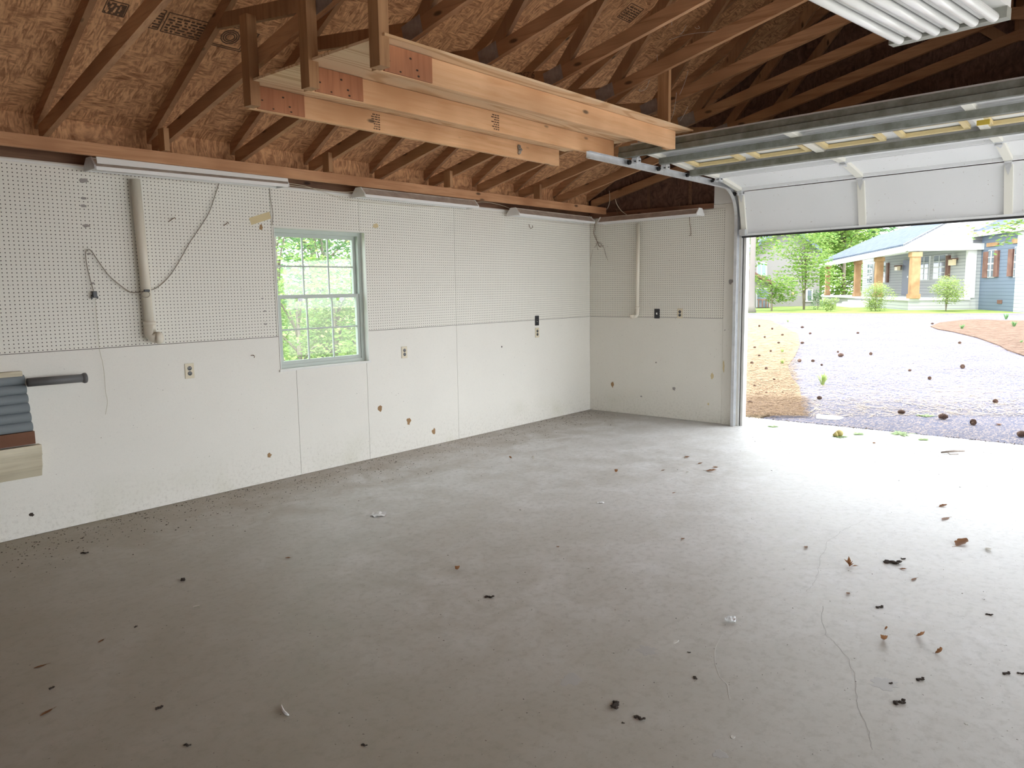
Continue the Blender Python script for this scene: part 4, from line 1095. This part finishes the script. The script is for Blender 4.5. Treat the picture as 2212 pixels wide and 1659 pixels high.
for k in range(3): hb_(us-1.8, us+1.8, -.4-.4*(k+1), -.4-.4*k, GZ-.05, zf-.12-(zf-.15)*(k+1)/4, 'porch_step', TRIM)

# ---- grey neighbouring house
gh = thing('house', 'grey board-sided house behind the trees at the left of the door opening', 'house', D(1690, 665, 57))
def fr_quad(l, depth, th, name, mt_, par=gh, zbase=None):
    P = [D(x, y, depth) for x, y in l]
    if zbase is not None:
        for i in zbase: P[i].z = GZ-.1
    n = len(P); bk = Vector((fw.x, fw.y, 0)).normalized()*th
    return MB().add(P+[p+bk for p in P], [tuple(range(n)), tuple(range(2*n-1, n-1, -1))]+[(i, (i+1) % n, n+(i+1) % n, n+i) for i in range(n)]).build(name, mt_, par)
fr_quad([(1604,552),(1680,505),(1720,500),(1770,540),(1770,668),(1604,668)], 58, 7, 'wall', SIDG, zbase=[4,5])
fr_quad([(1600,548),(1680,498),(1722,492),(1776,538),(1776,546),(1720,500),(1680,505),(1600,556)], 57.4, 8, 'roof', SHING)
f = fr_quad([(1635,567),(1657,567),(1657,596),(1635,596)], 57.9, .1, 'window', TRIM); f['_w'] = 1
WGR = mat('window_green_glass', (.18,.36,.32), .1)
fr_quad([(1637,569),(1643.5,569),(1643.5,594),(1637,594)], 57.85, .05, 'pane', WGR, f); fr_quad([(1646.5,569),(1654,569),(1654,594),(1646.5,594)], 57.85, .05, 'pane', WGR, f)
f = fr_quad([(1734,625),(1756,625),(1756,652),(1734,652)], 57.9, .1, 'window', TRIM); f['_w'] = 1
fr_quad([(1736,627),(1741,627),(1741,649),(1736,649)], 57.85, .05, 'pane', WDARK, f); fr_quad([(1745,627),(1753,627),(1753,649),(1745,649)], 57.85, .05, 'pane', WDARK, f)
fr_quad([(1604,585),(1621,590),(1668,612),(1668,668),(1604,668)], 55, 2.8, 'entry_wall', SIDG, zbase=[3,4])
fr_quad([(1604,578),(1624,584),(1676,611),(1674,616),(1622,591),(1604,585)], 54.6, 3.3, 'entry_roof', SHUT)
fr_quad([(1634,622),(1663,622),(1663,664),(1634,664)], 54.95, .04, 'entry_frame', TRIM); fr_quad([(1636,624),(1661,624),(1661,664),(1636,664)], 54.9, .04, 'entry_opening', WDARK)
for x in (1638,1646,1654,1660): fr_quad([(x,648),(x+2,648),(x+2,664),(x,664)], 54.5, .05, 'railing_post', SHUT)
fr_quad([(1636,646),(1668,646),(1668,648.5),(1636,648.5)], 54.5, .08, 'railing', SHUT)
c = D(1713, 634, 57.8); MB().tube([c, c-fw*.1], .1, 14).build('round_ornament', mat('orange_clay', (.62,.36,.22), .7), gh)

# ================================================================== LOOSE THINGS ON THE FLOOR
def leaf_mesh(name, L, Wd, curl, bend, lobes, mt_, seed):
    rnd = random.Random(seed); nu, nv = 11, 6; vs = []
    for i in range(nu):
        t = i/(nu-1); wv = math.sin(math.pi*min(1, t*1.02))**.6*(1+lobes*math.cos(t*math.pi*6)); wv = max(wv, .03)*Wd/2
        for j in range(nv):
            s_ = (j/(nv-1)*2-1); ang = s_*curl
            y = (math.sin(ang)/max(curl, .01))*wv; z = (1-math.cos(ang))/max(curl, .01)*wv
            b_ = bend*t; x = L*(math.sin(b_)/bend if bend > .01 else t)-L/2; z += L*((1-math.cos(b_))/bend if bend > .01 else 0)
            vs.append((x, y+rnd.uniform(-.03,.03)*Wd, z+rnd.uniform(0,.05)*Wd+.0015))
    fs = [(i*nv+j, i*nv+j+1, (i+1)*nv+j+1, (i+1)*nv+j) for i in range(nu-1) for j in range(nv-1)]
    b = MB().add(vs, fs)
    b.tube([(-L/2, 0, .002), (-L/2-L*.15, L*.03, .004), (-L/2-L*.25, L*.08, .002)], L*.012, 5)
    o = b.build(name, mt_, smooth=True); return o
def clod_mesh(name, seed, n=14, mt_=CLOD):
    rnd = random.Random(seed); b = MB(); c = Vector((0,0,.12))
    for k in range(n):
        r = rnd.uniform(.08,.2); bm = bmesh.new(); bmesh.ops.create_icosphere(bm, subdivisions=1, radius=r)
        vs = [Vector((v.co.x*rnd.uniform(.7,1.3)+c.x, v.co.y*rnd.uniform(.7,1.3)+c.y, max(.002, v.co.z*rnd.uniform(.5,.9)+c.z))) for v in bm.verts]
        b.add(vs, [tuple(v.index for v in f.verts) for f in bm.faces]); bm.free()
        c = Vector((rnd.uniform(-.42,.42), rnd.uniform(-.2,.2), rnd.uniform(.04,.16)))
    return b.build(name, mt_)
def cone_mesh(name):
    b = MB(); C0 = Vector((0, 0, .34))
    def rad(t): return .36*(math.sin(math.pi*(.12+.80*t)))**.8*(1.15-.45*t)
    b.tube([C0+Vector((t-.48, 0, 0)) for t in (0,.2,.5,.8,.95)], [.10,.20,.22,.13,.03], 10)
    rnd = random.Random(2)
    for i in range(13):
        t = .02+i*.073; r = rad(t); n = 9 if i < 10 else 6
        for k in range(n):
            a = math.tau*(k+.5*(i % 2))/n; o_ = Vector((0, math.cos(a), math.sin(a))); s_ = Vector((0, -math.sin(a), math.cos(a)))
            p = C0+Vector((t-.5, 0, 0)); R_ = r*rnd.uniform(.9, 1.08); w2 = .075*(.6+r)
            q0 = p+o_*.06; tip = p+o_*R_+Vector((.07,0,0)); mid = p+o_*R_*.75+Vector((.02,0,0)); th_ = Vector((.028,0,0))
            b.add([q0, mid-s_*w2, tip-s_*w2*.8, tip+o_*.03, tip+s_*w2*.8, mid+s_*w2, q0+th_, tip-s_*w2*.8+th_, tip+o_*.03+th_, tip+s_*w2*.8+th_],
                  [(0,1,2,3,4,5), (6,7,8,9), (2,3,8,7), (3,4,9,8)])
    b.v = [(x, y, max(z, .0)) for x, y, z in b.v]
    return b.build(name, CONE)
def leafy_cluster(name, seed, n, mt_, spread=.35, up_=1.2):
    rnd = random.Random(seed); b = MB()
    for k in range(n):
        a = rnd.uniform(0, math.tau); e = rnd.uniform(.2, up_); d = Vector((math.cos(a)*math.cos(e), math.sin(a)*math.cos(e), math.sin(e))); s_ = d.cross(Vector((0,0,1))).normalized()
        l = rnd.uniform(.3,.6); w2 = l*.16; c0 = Vector((rnd.uniform(-.05,.05), rnd.uniform(-.05,.05), .01)); m_ = c0+d*l*.5; t = c0+d*l
        nn = s_.cross(d)*w2*.7
        b.add([c0, m_+s_*w2+nn, t, m_], [(0,1,2,3)]); b.add([c0, m_, t, m_-s_*w2+nn], [(0,1,2,3)])
    return b.build(name, mt_)
protos = {}
def P(key, f):
    if key not in protos: protos[key] = f()
    return protos[key]
used = set()
def put(key, px, py, wpx, label, cat, rz=0, z=0, name=None, group=None, sq=1.0):
    maker = {
        'curl': lambda: leaf_mesh('curled_leaf', 1, .95, 1.7, 1.5, .14, DRY, 1),
        'leaf': lambda: leaf_mesh('dry_leaf', 1, .5, .6, .35, .18, DRY, 2),
        'flat': lambda: leaf_mesh('flat_leaf', 1, .3, .2, .15, .05, DRY, 3),
        'pale': lambda: leaf_mesh('pale_leaf', 1, .42, .7, .4, .05, DRYP, 4),
        'clod': lambda: clod_mesh('debris_clump', 5), 'clod2': lambda: clod_mesh('debris_clump', 6, 9), 'bit': lambda: clod_mesh('debris_bit', 7, 3),
        'cone': lambda: cone_mesh('pine_cone'), 'star': lambda: leafy_cluster('leaf_cluster', 8, 7, DRY), 'flower': lambda: leafy_cluster('dry_husk', 9, 12, DRYP, up_=1.3),
        'sprig': lambda: leafy_cluster('green_sprig', 10, 26, GREENB, up_=.5)}[key]
    o = P(key, maker); p = G(px, py, z); dep = (p-CAMP).dot(fw); s_ = wpx*dep/F_
    if key in used: o = dup(o)
    used.add(key)
    o.location = p; o.rotation_euler = (0, 0, rz); o.scale = (s_, s_, s_*sq)
    if name: o.name = name
    for k in ('group',):
        if k in o.keys(): del o[k]
    tag(o, label, cat, group); return o
LV = [('curl',1909,1386,24,'curled rust-brown leaf, left of the three standing curled leaves at lower right','leaf',.3),
 ('curl',1991,1378,24,'curled rust-brown leaf, middle of the three standing curled leaves at lower right','leaf',1.2),
 ('curl',2031,1412,20,'curled rust-brown leaf, right of the three standing curled leaves at lower right','leaf',2.1),
 ('curl',1915,1359,9,'tiny curled leaf just above the leftmost rust-brown curled leaf','leaf',2.5),
 ('leaf',2077,1175,46,'large folded brown leaf, the biggest on the floor at right','leaf',2.9),
 ('pale',2135,1188,28,'pale upturned leaf right of the biggest brown leaf','leaf',.4),
 ('leaf',2037,1094,22,'brown leaf with a flap raised, above the biggest brown leaf','leaf',2.6),
 ('flat',2042,1121,34,'flat dark twiggy leaf between the biggest brown leaf and the flap leaf','leaf',-.2),
 ('leaf',1741,1183,18,'small brown leaf beside the floor crack','leaf',.2),
 ('leaf',1951,1230,15,'brown leaf just below the black debris clump at right','leaf',1.6),
 ('flat',1974,1252,26,'slim grey leaf below the black debris clump at right','leaf',-.1),
 ('leaf',1832,1283,17,'lone dark leaf between the standing leaf cluster and the curled leaves','leaf',.1),
 ('leaf',1536,1018,24,'reddish leaf, largest of the scatter in the middle distance','leaf',1.8),
 ('leaf',1545,1010,16,'reddish leaf touching the largest one of the middle-distance scatter','leaf',-.3),
 ('leaf',1484,988,22,'reddish leaf, uppermost of the scatter in the middle distance','leaf',.5),
 ('flat',1512,1001,20,'thin brown leaf between the reddish scattered leaves','leaf',.1),
 ('pale',1485,1021,14,'greyish leaf at the lower left of the reddish scatter','leaf',.8),
 ('flat',1432,1016,14,'small dark leaf left of the reddish scatter','leaf',.0),
 ('flat',1455,1065,14,'thin leaf below the reddish scatter','leaf',.1),
 ('curl',1331,1021,12,'small curled leaf alone in the middle of the far floor','leaf',.6),
 ('curl',1102,991,9,'small brown curled leaf left of the pale dry husk','leaf',.1),
 ('leaf',1205,1182,12,'small reddish leaf alone left of centre floor','leaf',1),
 ('leaf',1475,1165,16,'dark curled leaf alone on the mid floor','leaf',.3),
 ('curl',988,1233,18,'grey curled leaf on the shaded floor left of centre','leaf',.9),
 ('pale',425,1312,26,'pale oval leaf on the dark floor at left','leaf',.5),
 ('leaf',1888,957,16,'brown leaf on the apron right of the round nut husk','leaf',.3),
 ('leaf',2157,918,22,'brown open cone scrap at the right of the shaded asphalt','leaf',.0),
 ('leaf',996*0+622,1206,14,'small dark leaf on the brown shaded floor near the long wall','leaf',.0),
 ('flat',218,1385,20,'thin dark leaf on the dark floor at far left','leaf',.6),
 ('flat',87,1440,28,'flat dark leaf at the bottom left above the corner','leaf',.1),
 ('flat',100,1540,34,'slender dark leaf at the lower left, nearest the corner','leaf',.5)]
for k in LV: put(k[0], k[1], k[2], k[3], k[4], k[5], k[6], z=GZ+.001 if k[2] < 922 and k[1] > 1640 else 0)
put('star',1836,1224,42,'dark leaf cluster standing on end left of the black debris clump','leaf cluster',.4)
put('flower',1152,991,18,'pale dry flower-like husk near the foot of the long wall','husk',.1)
for px, py, wp, lb in ((1928,1216,34,'black crumbly debris clump, largest at right'),(1951,1208,13,'small black clump just above right of the largest black clump'),(1900,1312,18,'dark crumbly clump above the curled leaves'),
        (1330,1525,32,'dark crumbly clump at bottom centre, the larger'),(1382,1552,24,'dark crumbly clump right of the larger bottom-centre clump'),(1345,1562,9,'tiny clump under the two bottom-centre clumps'),
        (1988,1468,20,'dark clump below the curled leaves'),(2174,1455,18,'dark clump near the right edge at lower right'),(1943,1518,30,'loose row of dark crumbs below the wet ring'),(2137,1328,14,'long dark crumb near the right edge'),
        (1925,1477,12,'dark clump beside the wet ring'),(1057,1290,20,'cluster of dark crumbs at centre-left floor'),(1488,1410,9,'small dark crumb above the centre stains'),(1502,1465,14,'small crumbly clump right of centre bottom'),
        (344,1530,18,'dark crumb on the lower left floor'),(112,1487,14,'dark crumb left of the lower left leaf'),(396,1253,18,'dark crumb on the brown shaded floor at left'),(293,1354,10,'dark crumb at left between leaf and wall'),(1372,1547,8,'crumb touching the right bottom-centre clump'),
        (787,1610,14,'black crumb near the bottom edge left of centre'),(405,1610,16,'black crumb at the bottom edge right of the lower left corner'),(2205,1455,14,'dark crumb cut by the right edge'),(183,1195,16,'dark crumb on the brown floor nearest the long wall at left')):
    put('clod' if wp > 13 else 'clod2', px, py, wp, lb, 'debris', random.uniform(0, 3), sq=.7)
# small loose crumbs: many look-alikes
rnd = random.Random(11)
for k in range(90):
    px = rnd.uniform(850, 2200); py = 1000+600*rnd.random()
    put('bit', px, py, rnd.uniform(3, 8), 'tiny dark crumb lying loose on the open concrete floor', 'crumb', rnd.uniform(0,3), group='tiny crumbs on the floor', sq=.6)
# wall-side litter, uncountable
b = MB(); rnd = random.Random(3)
def crumb(p, r):
    v = [p+Vector((rnd.uniform(-1,1)*r*1.6, rnd.uniform(-1,1)*r, 0)) for _ in range(3)]+[p+Vector((0,0,r*rnd.uniform(.3,.9)))]
    b.add(v, [(0,1,2),(0,1,3),(1,2,3),(2,0,3)])
for _ in range(2600):
    x = rnd.uniform(.1, 7.2); y = .02+abs(rnd.gauss(0,.36)); crumb(Vector((x, y, .0003)), rnd.uniform(.001,.007))
for _ in range(900):
    crumb(Vector((-.6+abs(rnd.gauss(0,.8)), rnd.uniform(2.1, 6.5), .0003)), rnd.uniform(.001,.006))
for _ in range(900):
    crumb(Vector((-.63+rnd.gauss(0,.02), rnd.uniform(1.9, 6.5), .0003)), rnd.uniform(.004,.012))
for _ in range(900):
    crumb(Vector((rnd.uniform(.3,7), rnd.uniform(.5,6), .0003)), rnd.uniform(.001,.003))
tag(b.build('floor_litter', CLOD), 'fine dark litter drifted along the foot of the walls and door sill', 'litter', kind='stuff')
# wind-blown twig, husks, scraps
tw = thing('twig', 'dark broken twig lying on the floor near the door sill at right', 'twig', G(2060, 980))
tw_ = MB().tube([G(2033,980)+Vector((0,0,.012)), G(2060,979)+Vector((0,0,.02)), G(2083,977)+Vector((0,0,.012))], [.008,.011,.007], 7).tube([G(2045,980)+Vector((0,0,.015)), G(2052,984)+Vector((0,0,.01)), G(2070,982)+Vector((0,0,.005))], .004, 5)
tw_.build('stem', BARK, tw, smooth=True)
nb_ = thing('nut_husk', 'round yellowish nut husk on the apron just outside the door', 'nut husk', G(1813, 942))
c = G(1813, 942); q = MB()
q.tube([c+Vector((0,0,.004)), c+Vector((0,0,.015)), c+Vector((0,0,.035)), c+Vector((0,0,.055)), c+Vector((0,0,.066))], [.02,.034,.040,.030,.006], 14); q.build('shell', NUT, nb_, smooth=True)
q = MB().tube([c+Vector((.035,-.02,.002)), c+Vector((.045,-.025,.02)), c+Vector((.04,-.02,.05))], [.022,.03,.008], 10); q.build('husk_half', NUT, nb_, smooth=True)
def crumple(px, py, wpx, hpx, label, seed, z=0, name='paper_scrap', mt_=PAPER, dz=.25):
    rnd = random.Random(seed); p = G(px, py, z); dep = (p-CAMP).dot(fw); s_ = wpx*dep/F_/2; n = 7; b = MB()
    ex_ = Vector((rt.x, rt.y, 0)).normalized(); ey_ = Vector((-ex_.y, ex_.x, 0))
    for i in range(n):
        for j in range(n):
            x = i/(n-1)*2-1; y = j/(n-1)*2-1; k = (1-.25*rnd.random())
            b.v.append(tuple(p+ex_*x*s_*k+ey_*y*s_*hpx*k+Vector((0,0,.002+s_*dz*rnd.random()))))
    b.f += [(i*n+j, (i+1)*n+j, (i+1)*n+j+1, i*n+j+1) for i in range(n-1) for j in range(n-1)]
    return tag(b.build(name, mt_), label, 'paper')
crumple(1578, 1342, 30, .55, 'small crumpled white paper on the open floor right of centre', 1, dz=.7)
crumple(818, 1112, 36, 1.1, 'flat white wrapper on the floor near the window wall', 2, name='wrapper', dz=.15)
crumple(1297, 1086, 17, .7, 'tiny white paper shred on the mid floor', 3, dz=.2)
P_ = [G(x, y)+Vector((0,0,.004)) for x, y in ((608,1524),(609,1530),(612,1538),(618,1544),(624,1547))]
tag(MB().tube(P_, [.001,.003,.005,.006,.002], 6).build('plastic_strip', PAPER, smooth=True), 'small curved white strip at the bottom left floor', 'strip')
P_ = [(1763,899),(1768,895),(1775,898),(1800,899),(1822,903),(1812,907),(1790,907),(1763,905)]
Q_ = [G(x, y, GZ+.001) for x, y in P_]; n = len(Q_)
b = MB().add(Q_+[p+Vector((0,0,.012)) for p in Q_], [tuple(range(n)), tuple(range(2*n-1, n-1, -1))]+[(i, (i+1) % n, n+(i+1) % n, n+i) for i in range(n)])
tag(b.build('plastic_sheet', PAPER), 'torn white plastic sheet lying on the shaded asphalt', 'plastic sheet')


tag(blotch(G(1460,1386), 2, .022, .01, PALE, None, 'petal', th=.0015), 'pale petal-shaped flake near the centre stains', 'flake')
tag(blotch(G(2088,1564), 2, .009, .009, PALE, None, 'petal', th=.0015, seed=4), 'tiny white flake at the lower right floor', 'flake')
tag(blotch(G(1582,1592), 2, .010, .008, PALE, None, 'petal', th=.0015, seed=5), 'tiny white flake at the bottom edge right of centre', 'flake')
for px, py, rx, ry, s_ in ((1397,1405,.045,.045,1),(1233,1468,.05,.045,2),(1910,1478,.06,.05,3),(1556,1630,.028,.025,4)):
    blotch(G(px, py), 2, rx, ry, FOOT, floor, 'stain', th=.0006, seed=s_, n=26)
for px, py, wp, lb in ((1815,944,40,'green sprig on the apron just behind the nut husk'),(1945,938,60,'largest green sprig on the concrete apron'),(1855,938,36,'green sprig between nut husk and the largest sprig'),(1995,950,34,'green sprig right of the largest one on the apron'),(1670,922,30,'green sprig on the apron nearest the door jamb')):
    put('sprig', px, py, wp, lb, 'sprig', random.uniform(0,3), sq=.25)
put('sprig', 1999, 899, 42, 'green sprig on the shaded asphalt between two pine cones', 'sprig', 1.4, z=GZ, sq=.25)
CN = [(1947,895,15,'pine cone with a twig beside it, leftmost on the shaded asphalt'),(2037,906,19,'pine cone in the middle of the shaded asphalt strip'),(2102,918,18,'pine cone right of the middle one on the shaded asphalt'),
      (2207,944,20,'pine cone at the right edge of the photo on the shaded asphalt'),(2150,871,13,'pine cone on the sunlit asphalt just beyond the shade edge at right'),(2079,796,13,'largest pine cone in the middle of the sunlit drive'),
      (2073,743,8,'pine cone on the far drive near the straw island'),(1965,802,7,'small pine cone at the centre of the sunlit drive'),(2008,820,10,'flattened pine cone below the small centre one'),
      (1816,771,12,'reddish pine cone on the left part of the drive'),(1727,782,10,'pine cone at the edge of the straw bed, left of a pair'),(1756,782,8,'pine cone at the edge of the straw bed, right of a pair'),
      (1775,790,6,'small dark pine cone below the straw-bed pair'),(1770,863,11,'pine cone at the edge of the building shade'),(1853,721,6,'far pine cone alone on the bluish drive'),(1750,722,6,'far pine cone near the straw bed corner'),
      (1733,709,7,'farthest pine cone at the straw bed edge'),(1733,743,8,'pine cone midway up the straw bed edge'),(1881,767,9,'dark husk-like cone right of the reddish one'),(1810,762,6,'small cone just above the reddish one'),
      (1655,799,9,'pine cone in the yellow straw bed, upper'),(1620,874,12,'pine cone in the brown straw by the door jamb'),(1624,787,9,'pine cone in the yellow straw bed beside the jamb'),(2014,701,6,'pine cone at the tip of the straw island')]
for px, py, wp, lb in CN: put('cone', px, py, wp, lb, 'pine cone', random.uniform(0,3), z=GZ+.001)
for px, py in ((1640,706),(1668,712),(1652,730),(1682,742),(1630,752),(1690,725),(1665,760),(1640,770),(1672,822),(1630,835),(1690,850),(1655,850)):
    put('cone', px, py, 6, 'faint small pine cone lying among the needles of the yellow straw bed', 'pine cone', random.uniform(0,3), z=GZ+.012, group='small cones in the straw bed')

# cobwebs under the trusses near the shelf corner
cw = thing('cobweb', 'wispy cobweb strands hanging from the trusses beyond the hanging shelf', 'cobweb', on(1430, 150, 0, 2.2))
rnd = random.Random(9); WEB = mat('cobweb_silk', (.75,.72,.68), .8)
for l in ([(1520,2),(1475,20),(1455,38),(1450,55)], [(1428,35),(1430,50),(1436,60)], [(1447,86),(1470,78),(1500,72),(1560,66),(1600,60)], [(1482,55),(1476,68),(1468,75)],
          [(1420,118),(1421,135),(1424,150),(1423,165)], [(1408,155),(1402,175),(1396,190),(1388,196),(1380,196),(1384,192)], [(1487,153),(1480,175),(1472,195),(1468,205)], [(1462,200),(1459,225),(1455,245),(1450,258)],
          [(1486,230),(1478,248),(1468,262)], [(1500,58),(1506,62),(1512,60),(1508,56)]):
    MB().tube(catm([on(x+rnd.uniform(-1,1), y, 0, 2.2) for x, y in l], 4), .0016, 4).build('strand', WEB, cw)
